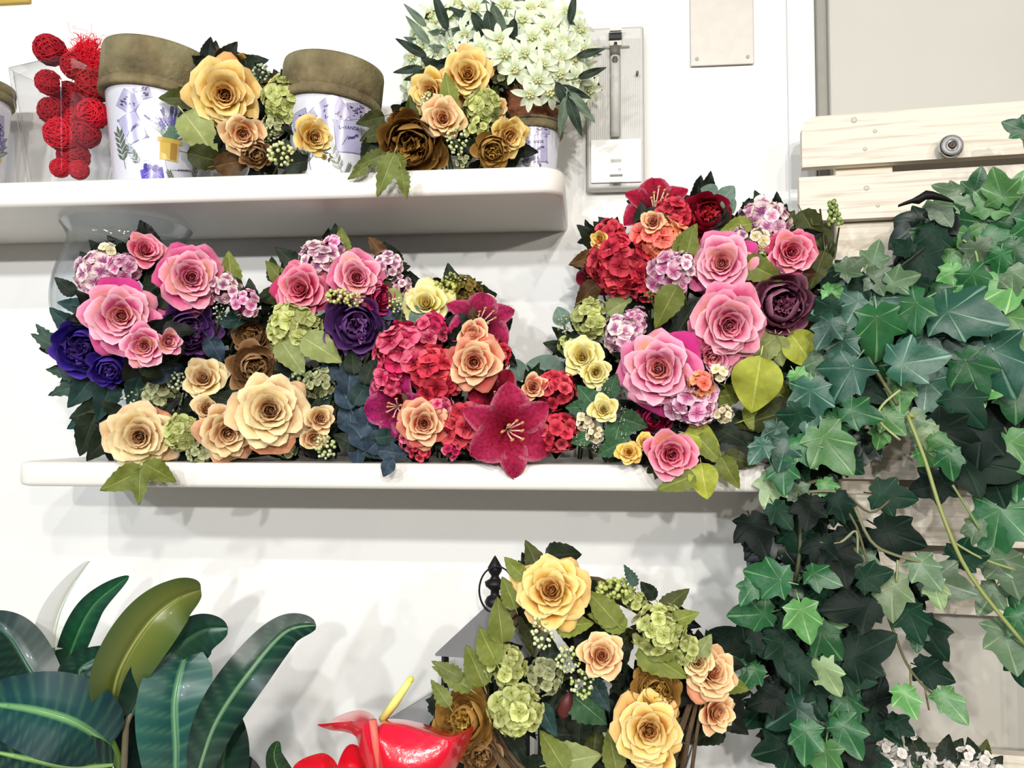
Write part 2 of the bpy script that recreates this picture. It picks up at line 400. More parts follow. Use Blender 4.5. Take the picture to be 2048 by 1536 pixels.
P_GOLD = L_(heart=(150, 104, 30), tip=(218, 180, 90), base=(110, 70, 20), mid=(180, 136, 64), edge=(206, 166, 96))
P_PURP = L_(heart=(60, 36, 130), tip=(110, 80, 170), base=(24, 10, 80), mid=(50, 30, 140), edge=(100, 70, 170))
P_VIO = L_(heart=(100, 56, 120), tip=(160, 110, 170), base=(50, 20, 70), mid=(104, 60, 130), edge=(140, 96, 160))
P_WINE = L_(heart=(120, 50, 86), tip=(180, 110, 140), base=(50, 10, 28), mid=(120, 60, 84), edge=(196, 140, 160))
P_MAG = L_(heart=(150, 14, 60), tip=(220, 60, 110), base=(110, 6, 40), mid=(190, 26, 90), edge=(220, 70, 130))
P_RED = L_(heart=(190, 20, 50), tip=(236, 80, 90), base=(90, 4, 24), mid=(156, 12, 44), edge=(190, 30, 66))
H_PW = L_(c=(150, 56, 128), c2=(206, 140, 170), e=(232, 190, 208), e2=(248, 234, 222), dot=(150, 140, 100))
H_PK = L_(c=(196, 60, 130), c2=(200, 110, 160), e=(226, 160, 196), e2=(240, 210, 220), dot=(140, 100, 100))
H_GR = L_(c=(150, 156, 74), c2=(170, 176, 100), e=(206, 210, 140), e2=(190, 196, 128), dot=(110, 110, 50))
H_GY = L_(c=(140, 146, 96), c2=(160, 150, 110), e=(196, 196, 150), e2=(176, 184, 140), dot=(100, 100, 60))
H_CR = L_(c=(226, 206, 140), c2=(210, 200, 130), e=(246, 240, 214), e2=(238, 224, 214), dot=(150, 140, 80))
H_RED = L_(c=(120, 0, 24), c2=(170, 10, 44), e=(210, 22, 62), e2=(240, 110, 116), dot=(70, 20, 20))
H_MAG = L_(c=(150, 6, 56), c2=(196, 30, 84), e=(210, 36, 96), e2=(244, 140, 160), dot=(80, 20, 30))
H_COR = L_(c=(222, 50, 60), c2=(244, 150, 90), e=(240, 130, 120), e2=(248, 196, 150), dot=(60, 20, 20))
H_BR = L_(c=(96, 76, 30), c2=(120, 96, 40), e=(150, 136, 60), e2=(130, 110, 50), dot=(70, 50, 20))
RG = random.Random(7)
LEAFS = {}
def leafset(key, c, vein, **kw):
    LEAFS[key] = [leaf_mesh(lin(c), lin(vein), RG, **kw) for _ in range(3)]
leafset('olive', (116, 126, 50), (170, 176, 96), serr=.06, width=.31, droop=.2)
leafset('palegreen', (146, 156, 94), (192, 198, 140), serr=.05, width=.36, droop=.15)
leafset('darkolive', (62, 68, 26), (110, 112, 54), serr=.06, width=.30)
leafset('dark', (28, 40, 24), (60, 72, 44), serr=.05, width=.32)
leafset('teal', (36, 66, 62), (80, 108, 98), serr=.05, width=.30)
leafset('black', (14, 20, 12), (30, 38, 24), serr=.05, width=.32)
leafset('jag', (58, 84, 70), (100, 120, 100), serr=.16, width=.24, point=1.3)
leafset('jagolive', (110, 120, 60), (160, 166, 100), serr=.12, width=.24, point=1.3)
leafset('brown', (84, 58, 30), (130, 96, 50), serr=.05, width=.30, wav=.08)
leafset('lance', (112, 130, 108), (160, 174, 150), width=.13, droop=.15, serr=.02, side=.2)
leafset('lancedark', (44, 58, 46), (96, 112, 90), width=.14, droop=.15, side=.2)
leafset('bluegrey', (52, 70, 84), (96, 112, 122), width=.34, droop=.3, wav=.08, point=.3)
leafset('euc', (104, 128, 112), (140, 158, 140), width=.46, droop=.05, fold=.03, point=.0, wav=.02, side=0)
leafset('lime', (158, 164, 60), (196, 200, 110), width=.42, droop=.25, wav=.05, point=.4)
leafset('rosegreen', (50, 88, 54), (110, 140, 104), serr=.08, width=.40, droop=.15, side=.6)
FLOR = {}
def florets(pal_id, pal):
    if pal_id not in FLOR: FLOR[pal_id] = [floret_mesh(pal, RG) for _ in range(5)]
    return FLOR[pal_id]
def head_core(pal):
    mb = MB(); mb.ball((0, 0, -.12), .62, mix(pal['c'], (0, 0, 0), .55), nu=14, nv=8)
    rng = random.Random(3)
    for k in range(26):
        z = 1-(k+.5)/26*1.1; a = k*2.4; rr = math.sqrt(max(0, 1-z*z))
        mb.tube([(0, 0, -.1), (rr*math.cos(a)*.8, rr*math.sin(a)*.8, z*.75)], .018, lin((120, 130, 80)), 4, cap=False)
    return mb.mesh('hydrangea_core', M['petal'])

SHELF_TOP = at(600, 345, -.226).z
SHELF_MID = at(700, 927, -.226).z

class Bouquet:
    def __init__(s, name, label, cat, base, seed, group=None):
        s.b = Vector(base); s.e = thing(name, s.b, label, cat, group); s.r = random.Random(seed); s.pts = []; s.dy = 0
    def _p(s, px, py, Y): return at(px, py, Y)
    def rose(s, px, py, d, Y, tx=0, ty=0, pal=PINK, op=1.0, n=24, nm='rose'):
        n = int(n*1.3)
        p = at(px, py, Y+s.dy); sc_ = d*mpp(p)/1.98; n_ = face(p, tx, ty); rot = fr(n_, roll=s.r.random()*360)
        a, b = rose_meshes(pal, s.r, op, n)
        c = p-n_*sc_*.35
        o = place(a, nm, s.e, s.b, c, rot, sc_)
        h = bpy.data.objects.new('flower_heart', b); col.objects.link(h); h.parent = o
        s.pts.append((c, sc_)); return o
    def peony(s, px, py, d, Y, tx=0, ty=0, pal=P_BROWN):
        p = at(px, py, Y+s.dy); sc_ = d*mpp(p)/2.0; n_ = face(p, tx, ty); rot = fr(n_, roll=s.r.random()*360)
        a, b = peony_meshes(pal, s.r); c = p-n_*sc_*.35
        o = place(a, 'peony', s.e, s.b, c, rot, sc_)
        h = bpy.data.objects.new('flower_heart', b); col.objects.link(h); h.parent = o
        s.pts.append((c, sc_)); return o
    def hyd(s, px, py, d, Y, tx=0, ty=0, pal=H_GR, pid='g', n=20, fs=.36, asp=1.0):
        p = at(px, py, Y+s.dy); sc_ = d*mpp(p)/2.0*.86; n_ = face(p, tx, ty); rot = fr(n_, 90); c = p-n_*sc_*.35
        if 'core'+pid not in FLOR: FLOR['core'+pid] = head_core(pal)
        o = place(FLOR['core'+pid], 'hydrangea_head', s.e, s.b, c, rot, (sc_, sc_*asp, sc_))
        fm = florets(pid, pal)
        for k in range(n):
            z = 1-(k+.5)/n*.95; a = k*2.4+s.r.uniform(-.2, .2); rr = math.sqrt(max(0, 1-z*z)); q = s.r.uniform(.84, 1.06)
            nn = Vector((rr*math.cos(a), rr*math.sin(a), z)); m3 = nn.to_track_quat('Z', 'Y').to_matrix() @ Matrix.Rotation(s.r.random()*6, 3, 'Z') @ Matrix.Rotation(s.r.uniform(-.4, .4), 3, 'X')
            f = bpy.data.objects.new('floret', fm[s.r.randrange(5)]); col.objects.link(f); f.parent = o
            f.location = nn*q*.85; f.rotation_mode = 'QUATERNION'; f.rotation_quaternion = m3.to_quaternion(); f.scale = (fs*s.r.uniform(.85, 1.15),)*3
        s.pts.append((c, sc_*.6)); return o
    def berries(s, px, py, d, Y, asp=1.0, tx=0, ty=0, c1=(196, 206, 140), c2=(232, 236, 190), n=34, ang=90):
        p = at(px, py, Y+s.dy); sc_ = d*mpp(p)/1.9; n_ = face(p, tx, ty)
        o = place(berry_mesh(lin(c1), lin(c2), s.r, n, asp), 'berry_cluster', s.e, s.b, p-n_*sc_*.3, fr(n_, ang), sc_)
        s.pts.append((p-n_*sc_*.3, sc_*.3)); return o
    def leaf(s, px, py, d, ang, Y, kind='olive', tx=0, ty=0, nm='leaf'):
        """px,py the middle of the leaf, d its length in the photo, ang the way its tip points"""
        p = at(px, py, Y+s.dy); sc_ = d*mpp(p); n_ = face(p, tx, ty); rot = fr(n_, ang)
        return place(s.r.choice(LEAFS[kind]), nm, s.e, s.b, p-(rot @ Vector((0, .5, -.05)))*sc_, rot, sc_)
    def filler(s, kinds, per=3, size=(.9, 1.4), back=.035, maxpx=None):
        """leaves tucked round the back of every bloom"""
        for c, r_ in list(s.pts):
            if r_ < .012: continue
            a0 = s.r.random()*360
            for k in range(per):
                a = a0+k*360/per+s.r.uniform(-30, 30); n_ = face(c, s.r.uniform(-.4, .4), s.r.uniform(-.4, .4)); rot = fr(n_, a)
                q = c-n_*(back*s.r.uniform(.5, 1.0))+(rot @ Vector((0, 1, 0)))*r_*.25
                q.y = min(q.y, -.02)
                place(s.r.choice(LEAFS[s.r.choice(kinds)]), 'leaf', s.e, s.b, q, rot, min(.075, r_*s.r.uniform(*size)))
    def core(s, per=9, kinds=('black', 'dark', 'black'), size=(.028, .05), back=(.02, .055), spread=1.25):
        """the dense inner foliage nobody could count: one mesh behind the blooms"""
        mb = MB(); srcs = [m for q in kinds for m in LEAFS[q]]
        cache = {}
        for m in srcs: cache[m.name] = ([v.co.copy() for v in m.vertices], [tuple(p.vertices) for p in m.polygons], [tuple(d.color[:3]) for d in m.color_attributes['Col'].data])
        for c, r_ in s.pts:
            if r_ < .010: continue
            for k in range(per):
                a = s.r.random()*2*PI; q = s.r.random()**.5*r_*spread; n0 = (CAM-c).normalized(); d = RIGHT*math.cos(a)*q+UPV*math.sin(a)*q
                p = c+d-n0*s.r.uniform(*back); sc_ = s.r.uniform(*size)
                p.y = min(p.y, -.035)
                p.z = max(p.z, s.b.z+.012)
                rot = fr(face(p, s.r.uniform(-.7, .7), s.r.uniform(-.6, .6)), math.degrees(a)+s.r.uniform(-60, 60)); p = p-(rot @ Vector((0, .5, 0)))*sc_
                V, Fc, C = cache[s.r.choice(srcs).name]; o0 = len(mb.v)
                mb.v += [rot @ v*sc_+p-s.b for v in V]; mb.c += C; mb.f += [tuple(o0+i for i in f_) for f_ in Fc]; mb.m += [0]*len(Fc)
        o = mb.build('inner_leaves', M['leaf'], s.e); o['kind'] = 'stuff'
    def stems(s, foot, m='stem', th=.0016):
        mb = MB(); foot = Vector(foot)
        for c, r_ in s.pts:
            f = foot+Vector((s.r.uniform(-.012, .012), s.r.uniform(-.008, .008), 0))
            t = (c+f)/2; t.y = max(c.y, f.y)*.5+f.y*.5
            t.z = c.z*.55+f.z*.45
            pts = []
            for k in range(9):
                u = k/8; pts.append(((1-u)**2)*f+2*u*(1-u)*t+u*u*c-s.b)
            mb.tube(pts, th, n=5)
        mb.build('stem_bundle', M[m], s.e)

# ------------------------------------------------------------------ setting
def rbox(name, x0, x1, y0, y1, z0, z1, m, bw=.004, seg=3):
    mb = MB(); mb.box(((x0+x1)/2, (y0+y1)/2, (z0+z1)/2), (x1-x0, y1-y0, z1-z0)); o = mb.build(name, m, smooth=False)
    if bw: bevel(o, bw, seg)
    return o
struct(rbox('wall_back', -3.2, 3.2, 0, .1, 0, 2.9, M['wall'], 0))
struct(rbox('floor', -3.2, 3.2, -5.6, 0, -.1, 0, mat('floor_tiles', (110, 100, 90), .5, noisy=.1, nscale=6), 0))
# recessed-looking cabinet door: grey trim strip and a duller painted panel
dx0 = at(1633, 100, -.012).x; dx1 = at(1653, 100, -.012).x
struct(rbox('trim_1', dx0, dx1, -.016, 0, .1, 2.5, mat('trim_grey', (150, 146, 136), .6, noisy=.05), .001, 1))
struct(rbox('door_1', dx1, 1.3, -.028, 0, .1, 2.5, M['panelpaint'], .004, 2))
tx0 = at(1575, 100, -.006).x
struct(rbox('trim_2', tx0, dx0, -.007, 0, .1, 2.5, M['wall'], .003, 2))

def shelf(name, label, x0, x1, ztop, th, ydepth, rad_r, rad_l, m):
    """a board with rounded front corners and softened edges"""
    mb = MB(); out = []
    def arc(cx, cy, r, a0, a1, n=8): return [(cx+r*math.cos(R(a0+(a1-a0)*k/n)), cy+r*math.sin(R(a0+(a1-a0)*k/n))) for k in range(n+1)]
    out += [(x0, -.0005)]
    out += arc(x0+rad_l, -ydepth+rad_l, rad_l, 180, 270) if rad_l else [(x0, -ydepth)]
    out += arc(x1-rad_r, -ydepth+rad_r, rad_r, 270, 360) if rad_r else [(x1, -ydepth)]
    out += [(x1, -.0005)]
    n = len(out); e = .006
    cx = (x0+x1)/2; cy = -ydepth/2
    rings = []
    for ins, z in ((e, -th), (e*.3, -th+e*.3), (0, -th+e), (0, -e), (e*.3, -e*.3), (e, 0)):
        row = []
        for x, y in out:
            xx = x-(ins if x > cx else -ins); yy = y+(ins if y < cy else 0); row.append(Vector((xx, yy, z)))
        rings.append(row)
    mb.grid(rings, (1, 1, 1), close=True)
    mb.poly(list(rings[-1]), (1, 1, 1)); mb.poly(list(reversed(rings[0])), (1, 1, 1))
    o = mb.build(name, m, smooth=True, loc=(0, 0, ztop)); tag(o, label, 'shelf')
    o.data.polygons[-1].use_smooth = False; o.data.polygons[-2].use_smooth = False
    return o
xr = at(1128, 380, -.2).x
shelf('wall_shelf', 'thick white wall shelf holding the printed pots, with a rounded right end', -1.25, xr, SHELF_TOP, .036, .226, .035, .01, M['shelf'])
xl = at(52, 945, -.2).x
shelf('wall_shelf', 'long white wall shelf under the pink, cream and red bouquets', xl, at(1500, 950, -.2).x+.03, SHELF_MID, .034, .226, .01, .022, M['shelf'])
struct(rbox('trim_3', -1.25, at(60, 4, -.004).x, -.008, 0, at(30, 5, -.008).z, at(30, 5, -.008).z+.045, mat('ochre_trim', (190, 160, 70), .5), .001, 1))
COUNTER = CAM.z-.60
o = rbox('display_counter', -1.3, 1.3, -.60, -.002, 0, COUNTER, mat('counter_grey', (205, 202, 196), .5), .004); tag(o, 'pale grey display counter under the plants and lantern', 'counter')
o = o

# emergency light fixture
def fixture():
    Y = -.03; c = at(1231, 219, -.015); s = mpp(c)
    e = thing('emergency_light', c, 'slim vertical emergency light with clear cover, on the wall beside the white blossoms', 'light fixture')
    W, H = 114*s, 328*s
    mb = MB(); mb.box((0, .0025, 0), (W, .025, H)); bevel(mb.build('housing', M['plastic'], e, smooth=False), .006, 3)
    mb = MB(); g = (.80, .79, .77)
    for k in range(27):
        x = -W*.42+k*W*.84/26
        if abs(x+.002) < W*.09: continue
        mb.box((x, -.011, H*.06), (W*.012, .002, H*.72), (.78, .77, .75))
    mb.build('reflector_ribs', M['plastic'], e, smooth=False)
    mb = MB(); mb.tube([(-.001, -.016, H*.30), (-.001, -.016, -H*.19)], W*.085, lin((208, 206, 200)), 14); mb.tube([(-.001, -.016, H*.36), (-.001, -.016, H*.30)], [W*.085, W*.088], lin((110, 108, 100)), 14)
    mb.ball((-.001, -.0175, H*.27), W*.088, lin((90, 86, 80)), nu=12, nv=8, sc_=(.8, .9, 1.5))
    mb.build('fluorescent_tube', M['plain'], e)
    mb = MB(); mb.box((0, -.012, H*.43), (W*.22, .01, H*.035), lin((30, 28, 28))); mb.box((0, -.012, H*.385), (W*.2, .008, H*.03), lin((214, 210, 200))); mb.tube([(0, -.018, H*.385), (0, -.018, H*.345)], .0025, lin((20, 20, 20)), 6)
    mb.box((-W*.14, -.012, H*.365), (W*.16, .002, H*.012), lin((150, 146, 130))); mb.box((W*.16, -.012, H*.365), (W*.16, .002, H*.012), lin((130, 126, 110)))
    mb.build('lamp_socket', M['plain'], e, smooth=False)
    mb = MB(); mb.box((0, -.0125, -H*.335), (W*.86, .004, H*.26), (1, 1, 1)); o = mb.build('white_end_plate', M['white'], e, smooth=False)
    mb = MB()
    def txt(body, size, x, z, colr):
        cu = bpy.data.curves.new('t', 'FONT'); cu.body = body; cu.size = size; cu.align_x = 'CENTER'
        ob = bpy.data.objects.new('t', cu); col.objects.link(ob); dg = bpy.context.evaluated_depsgraph_get(); me = ob.evaluated_get(dg).to_mesh()
        o0 = len(mb.v)
        for v in me.vertices: mb.v.append(Vector((x+v.co.x, -.0152, z+v.co.y))); mb.c.append(colr)
        for p in me.polygons: mb.f.append(tuple(o0+i for i in p.vertices)); mb.m.append(0)
        ob.evaluated_get(dg).to_mesh_clear(); bpy.data.objects.remove(ob)
    mb.box((0, -.0147, -H*.335), (W*.18, .0008, H*.018), lin((190, 188, 182)))
    txt('E3', .0045, W*.06, -H*.395, lin((110, 108, 104))); 
    mb.box((0, -.0147, -H*.425), (W*.22, .0008, H*.014), lin((120, 118, 112)))
    mb.build('printed_mark', M['plain'], o, smooth=False)
    mb = MB(); mb.box((0, -.0145, H*.0), (W*.97, .013, H*.985)); cv = mb.build('clear_cover', M['glass'], e, smooth=False); bevel(cv, .005, 3)
    mb = MB(); mb.tube([(W*.37, -.012, H*.19), (W*.37, -.0225, H*.19)], .0022, lin((120, 120, 116)), 8); mb.build('indicator', M['plain'], e)
    mb = MB(); mb.box((0, -.0225, H*.455), (W*.2, .005, H*.02), (.6, .6, .58)); mb.box((0, -.0225, -H*.465), (W*.2, .005, H*.022), (.6, .6, .58)); mb.build('cover_clip', M['plastic'], e, smooth=False)
fixture()
# blank plate
def plate():
    c = at(1443, 45, -.003); s = mpp(c); mb = MB(); W, H = 124*s, 176*s
    e = thing('blank_plate', c, 'grey metal cover plate screwed to the wall above the red flowers', 'wall plate')
    mb.box((0, -.0015, 0), (W, .003, H)); mb2 = mb.build('plate', mat('plate_metal', (206, 200, 190), .45, metal=.1, noisy=.05, nscale=50), e, smooth=False)
    bv = mb2.modifiers.new('bevel', 'BEVEL'); bv.width = .004; bv.segments = 3; bv.limit_method = 'ANGLE'
    for sx in (-1, 1):
        for sz in (-1, 1):
            mb = MB(); mb.tube([(0, -.0028, 0), (0, -.0045, 0)], .0028, n=10); mb.box((0, -.0046, 0), (.0042, .0003, .0007), (.1, .1, .1)); mb.build('screw', M['metal'], e, smooth=False, loc=(sx*W*.40, 0, sz*H*.42))
plate()

# slatted panel
def slats():
    O = at(1600, 560, -.085); yaw = R(-6.5); rm = Matrix.Rotation(yaw, 3, 'Z')
    e = thing('slatted_wood_panel', O, 'whitewashed wooden slatted panel leaning behind the ivy', 'wood panel')
    e.rotation_euler = (0, 0, yaw)
    n = rm @ Vector((0, -1, 0))
    def onp(px, py, off=0):   # local coords on the panel's front plane
        d = ray(px, py); q = O+n*off; t = (q-CAM).dot(n)/d.dot(n); return rm.transposed() @ (CAM+d*t-O)
    X1 = .62
    for i, (ya, yb, xp) in enumerate(((235, 335, 1603), (355, 443, 1598), (503, 596, 1665), (622, 712, 1640), (738, 838, 1640), (868, 957, 1640), (987, 1083, 1600), (1100, 1216, 1640), (1498, 1600, 1860))):
        a = onp(xp, ya); b = onp(xp, yb); x0 = a.x; z0, z1 = b.z, a.z
        mb = MB(); t = .018
        if i == 0:
            cr = .018; pr = [(x0, z0), (X1, z0), (X1, z1), (x0+cr, z1), (x0+cr*.35, z1-cr*.25), (x0, z1-cr)]
        else: pr = [(x0, z0), (X1, z0), (X1, z1), (x0, z1)]
        mb.poly([(x, 0, z) for x, z in pr], (1, 1, 1)); mb.poly([(x, t, z) for x, z in reversed(pr)], (1, 1, 1))
        for k in range(len(pr)):
            p, q = pr[k], pr[(k+1) % len(pr)]; mb.poly([(p[0], 0, p[1]), (p[0], t, p[1]), (q[0], t, q[1]), (q[0], 0, q[1])], (1, 1, 1))
        o = mb.build('board', M['wood'], e, smooth=False)
        bevel(o, .0015, 2)
        dots = {0: ((1708, 240, .0045), (1750, 262, .003), (1730, 298, .003)), 1: ((1733, 376, .004), (1756, 411, .0028)), 5: ((1824, 936, .004),)}.get(i, ())
        for dx, dy, rr in dots:
            q = onp(dx, dy); mk = MB(); mk.lathe([(rr, 0), (rr*.95, .0008), (rr*.4, .001), (.0001, .0006)], 12, lin((196, 190, 174)))
            k = mk.build('knot', M['plain'], o); k.location = q; k.rotation_euler = (R(90), 0, 0)
    for xa, xb, yb_ in ((1672, 1787, 1216), (2075, 2190, 1600)):
        a = onp(xa, 400, -.018); b = onp(xb, 400, -.018); zt = onp(1700, 250, -.018).z; zb = onp(1700, yb_, -.018).z
        mb = MB(); mb.box(((a.x+b.x)/2, .018+.0095, (zt+zb)/2), (b.x-a.x, .018, zt-zb)); o = mb.build('upright', M['wood2'], e, smooth=False); bevel(o, .0015, 2)
    # knob
    q = onp(1895, 300); kb = MB(); s = .0165
    kb.lathe([(s*.5, 0), (s*.45, .008), (s*.9, .011), (s, .015), (s*.92, .019), (s*.5, .0205), (.0001, .0205)], 24, lin((206, 204, 196)))
    k = kb.build('knob', M['chrome'], e); k.location = q; k.rotation_euler = (R(90), 0, 0)
    kb = MB(); kb.lathe([(s*.36, .0204), (s*.34, .0225), (s*.2, .0235), (.0001, .022)], 14, lin((70, 50, 36))); kb.build('screw', M['plain'], k)
    kb = MB(); kb.lathe([(s*.86, .0202), (s*.8, .0216), (s*.42, .0216), (s*.4, .0206)], 24, lin((226, 222, 214))); kb.build('glass_disc', M['metal'], k)
slats()

# ------------------------------------------------------------------ pots
def text_flat(body, size):
    cu = bpy.data.curves.new('t', 'FONT'); cu.body = body; cu.size = size; cu.align_x = 'CENTER'; cu.align_y = 'CENTER'
    ob = bpy.data.objects.new('t', cu); col.objects.link(ob); dg = bpy.context.evaluated_depsgraph_get(); ev = ob.evaluated_get(dg); me = ev.to_mesh()
    V = [(v.co.x, v.co.y) for v in me.vertices]; P = [tuple(p.vertices) for p in me.polygons]
    ev.to_mesh_clear(); bpy.data.objects.remove(ob); return V, P
TXT = text_flat('LAVANDE', .0085)
def printed_pot(px, py_base, Y, D, H, label, face_px, motifs, plant=False, rimh=.30, name='flower_pot', rtilt=0):
    base = at(px, py_base, Y); base.z = SHELF_TOP
    e = thing(name, base, label, 'pot')
    rt, rb = D/2*.90, D/2*.70; hb = H*(1-rimh)
    def rad(h): return rb+(rt-rb)*h/hb
    mb = MB(); W_ = (.84, .84, .86)
    W_ = lin((214, 214, 222))
    mb.lathe([(.001, 0.0), (rb*.96, 0), (rb, .003)]+[(rad(hb*k/10), hb*k/10) for k in range(1, 11)]+[(rt*.93, hb), (rb*.9, .01), (.001, .01)], 48, W_)
    th0 = math.atan2(CAM.y-base.y, CAM.x-base.x)
    def mp(s, t, lay=1):
        h = max(.0015, min(hb-.001, t)); r_ = rad(h); a = th0+s/((rt+rb)/2); rr = r_+.00035*lay
        return Vector((rr*math.cos(a), rr*math.sin(a), h))
    def quad(cx, cy, w_, h_, ang, c, lay=1, n=4):
        ca, sa = math.cos(R(ang)), math.sin(R(ang)); P = []
        for j in range(n+1):
            P.append([mp(cx+(i/n-.5)*w_*ca-(j/n-.5)*h_*sa, cy+(i/n-.5)*w_*sa+(j/n-.5)*h_*ca, lay) for i in range(n+1)])
        mb.grid(P, c)
    def shape(pts, c, lay=2): mb.poly([mp(x, y, lay) for x, y in pts], c)
    def line(x0, y0, x1, y1, w_, c, lay=2):
        L = math.hypot(x1-x0, y1-y0); quad((x0+x1)/2, (y0+y1)/2, L, w_, math.degrees(math.atan2(y1-y0, x1-x0)), c, lay, 2)
    rng = random.Random(int(px))
    GG = lin((92, 104, 88)); PU = lin((74, 66, 112)); LI = lin((166, 160, 190)); DK = lin((34, 30, 42))
    def lf(x, y, a, L, c=GG):
        ca, sa = math.cos(R(a)), math.sin(R(a)); shape([(x, y), (x+ca*L*.5-sa*L*.16, y+sa*L*.5+ca*L*.16), (x+ca*L, y+sa*L), (x+ca*L*.5+sa*L*.16, y+sa*L*.5-ca*L*.16)], c, 3)
    def sprig(x, y, a, L):
        ca, sa = math.cos(R(a)), math.sin(R(a)); line(x, y, x+ca*L, y+sa*L, .0009, GG)
        for k in range(5):
            t = .25+.17*k; 
            for sgn in (-1, 1): lf(x+ca*L*t, y+sa*L*t, a+sgn*38, L*.33)
        lf(x+ca*L, y+sa*L, a, L*.3)
    def lavs(x, y, a, L):
        ca, sa = math.cos(R(a)), math.sin(R(a)); line(x, y, x+ca*L, y+sa*L, .0008, GG)
        for k in range(7):
            t = .6+.07*k; quad(x+ca*L*t+rng.uniform(-.0012, .0012), y+sa*L*t, .0032, .0022, a+rng.uniform(-40, 40), PU, 3, 1)
    def lavpot(x, y, s):
        for k in range(60):
            a = rng.uniform(25, 155); L = s*rng.uniform(.8, 1.5); xb = x+rng.uniform(-.3, .3)*s; yb = y+s*.9
            xe, ye = xb+math.cos(R(a))*L*.75, yb+math.sin(R(a))*L
            line(xb, yb, xe, ye, .0014, mix(lin((88, 128, 120)), lin((110, 130, 90)), rng.random()), 2)
            quad(xe, ye, .0022, s*.28, a-90, mix(lin((80, 74, 150)), lin((130, 126, 176)), rng.random()), 3, 1)
        quad(x, y+s*.45, s*.82, s*.95, 0, lin((216, 184, 92)), 4); quad(x+s*.2, y+s*.4, s*.3, s*.75, 0, lin((170, 130, 66)), 5); quad(x, y+s*.88, s*1.05, s*.2, 0, lin((204, 172, 84)), 5)
    def stamp(x, y, w_, h_, a, c=None):
        quad(x, y, w_*1.06, h_*1.06, a, lin((130, 124, 150)), 1); quad(x, y, w_, h_, a, c or LI, 2)
        ca, sa = math.cos(R(a)), math.sin(R(a))
        for k in range(16):
            u, v = rng.uniform(-.36, .36)*w_, rng.uniform(-.36, .36)*h_; quad(x+u*ca-v*sa, y+u*sa+v*ca, rng.uniform(.002, .006), .0014, a+rng.uniform(-30, 60), mix(DK, PU, rng.random()), 3, 1)
    def pillow(x, y, w_, h_, a, text=True):
        stamp_c = lin((176, 172, 204)); quad(x, y, w_*1.05, h_*1.05, a, lin((120, 116, 150)), 2); quad(x, y, w_, h_, a, stamp_c, 3)
        ca, sa = math.cos(R(a)), math.sin(R(a))
        for sx in (-1, 1):
            for sy in (-1, 1): quad(x+(sx*w_*ca-sy*h_*sa)*.5, y+(sx*w_*sa+sy*h_*ca)*.5, .005, .003, a+sx*sy*45, lin((130, 126, 160)), 3, 1)
        if text:
            V, P = TXT; k = w_*.88/.046; o0 = len(mb.v)
            for vx, vy in V:
                q = mp(x+(vx*k)*ca-(vy*k+h_*.27)*sa, y+(vx*k)*sa+(vy*k+h_*.27)*ca, 5); mb.v.append(q); mb.c.append(DK)
            for p_ in P: mb.f.append(tuple(o0+i for i in p_)); mb.m.append(0)
        line(x-w_*.25, y-h_*.32, x-w_*.05, y+h_*.02, .0009, GG, 4)
        for k in range(7): quad(x-w_*.02+k*w_*.055, y-h_*.08+k*h_*.03+rng.uniform(-.001, .001), .004, .0022, rng.uniform(0, 90), PU, 5, 1)
    def gift(x, y, s, a):
        quad(x, y, s*1.3, s*1.35, a, lin((120, 120, 140)), 1); quad(x, y, s*1.26, s*1.31, a, lin((238, 238, 246)), 2); quad(x, y-s*.1, s, s*.85, a, lin((70, 52, 176)), 3)
        for k in range(9):
            an = 200+k*17; line(x, y+s*.2, x+math.cos(R(an))*s*.42, y+s*.2+math.sin(R(an))*s*.55, .0012, lin((150, 140, 214)), 4)
        for k in range(12): quad(x+rng.uniform(-.4, .3)*s, y+s*(.25+.2*rng.random()), .005, .005, rng.uniform(0, 90), lin((44, 30, 130)), 4, 1)
    env = dict(sprig=sprig, lavs=lavs, lavpot=lavpot, stamp=stamp, pillow=pillow, gift=gift)
    for m_ in motifs: env[m_[0]](*m_[1:])
    mb.build('pot_body', M['print'], e)
    # aged rim
    rm_ = MB(); ro = D/2
    rm_.lathe([(rt*.985, hb-.004), (ro*.985, hb-.004), (ro, hb), (ro, hb+.007), (ro*.96, hb+.0085), (ro*.96, hb+.0105), (ro*.995, hb+.012), (ro*1.0, H*.97), (ro*.985, H), (ro*.90, H), (ro*.88, H*.97), (rt*.86, hb), (rt*.985, hb-.004)], 48)
    ri = rm_.build('rim', M['rim'], e); ri.rotation_euler = (0, R(rtilt), 0); ri.location = (-math.sin(R(rtilt))*H*.85, 0, (1-math.cos(R(rtilt)))*H*.85-.002)
    return e, base, rad, hb
printed_pot(314, 350, -.115, .166, .224, 'tall lavender print pot with aged rim, standing just right of the red balls vase', 0,
    [('stamp', -.040, .125, .030, .026, -35), ('stamp', -.020, .138, .020, .018, 20), ('pillow', -.036, .088, .030, .040, 24, False), ('sprig', -.022, .030, 125, .034), ('sprig', -.05, .03, 100, .05), ('lavpot', .016, .046, .032),
     ('gift', -.006, .020, .034, 12), ('lavs', .004, .028, 12, .05), ('sprig', .03, .006, 120, .024), ('stamp', .048, .125, .028, .024, 30), ('sprig', .062, .02, 80, .04), ('pillow', .07, .08, .03, .03, -10)], rimh=.30, rtilt=5)
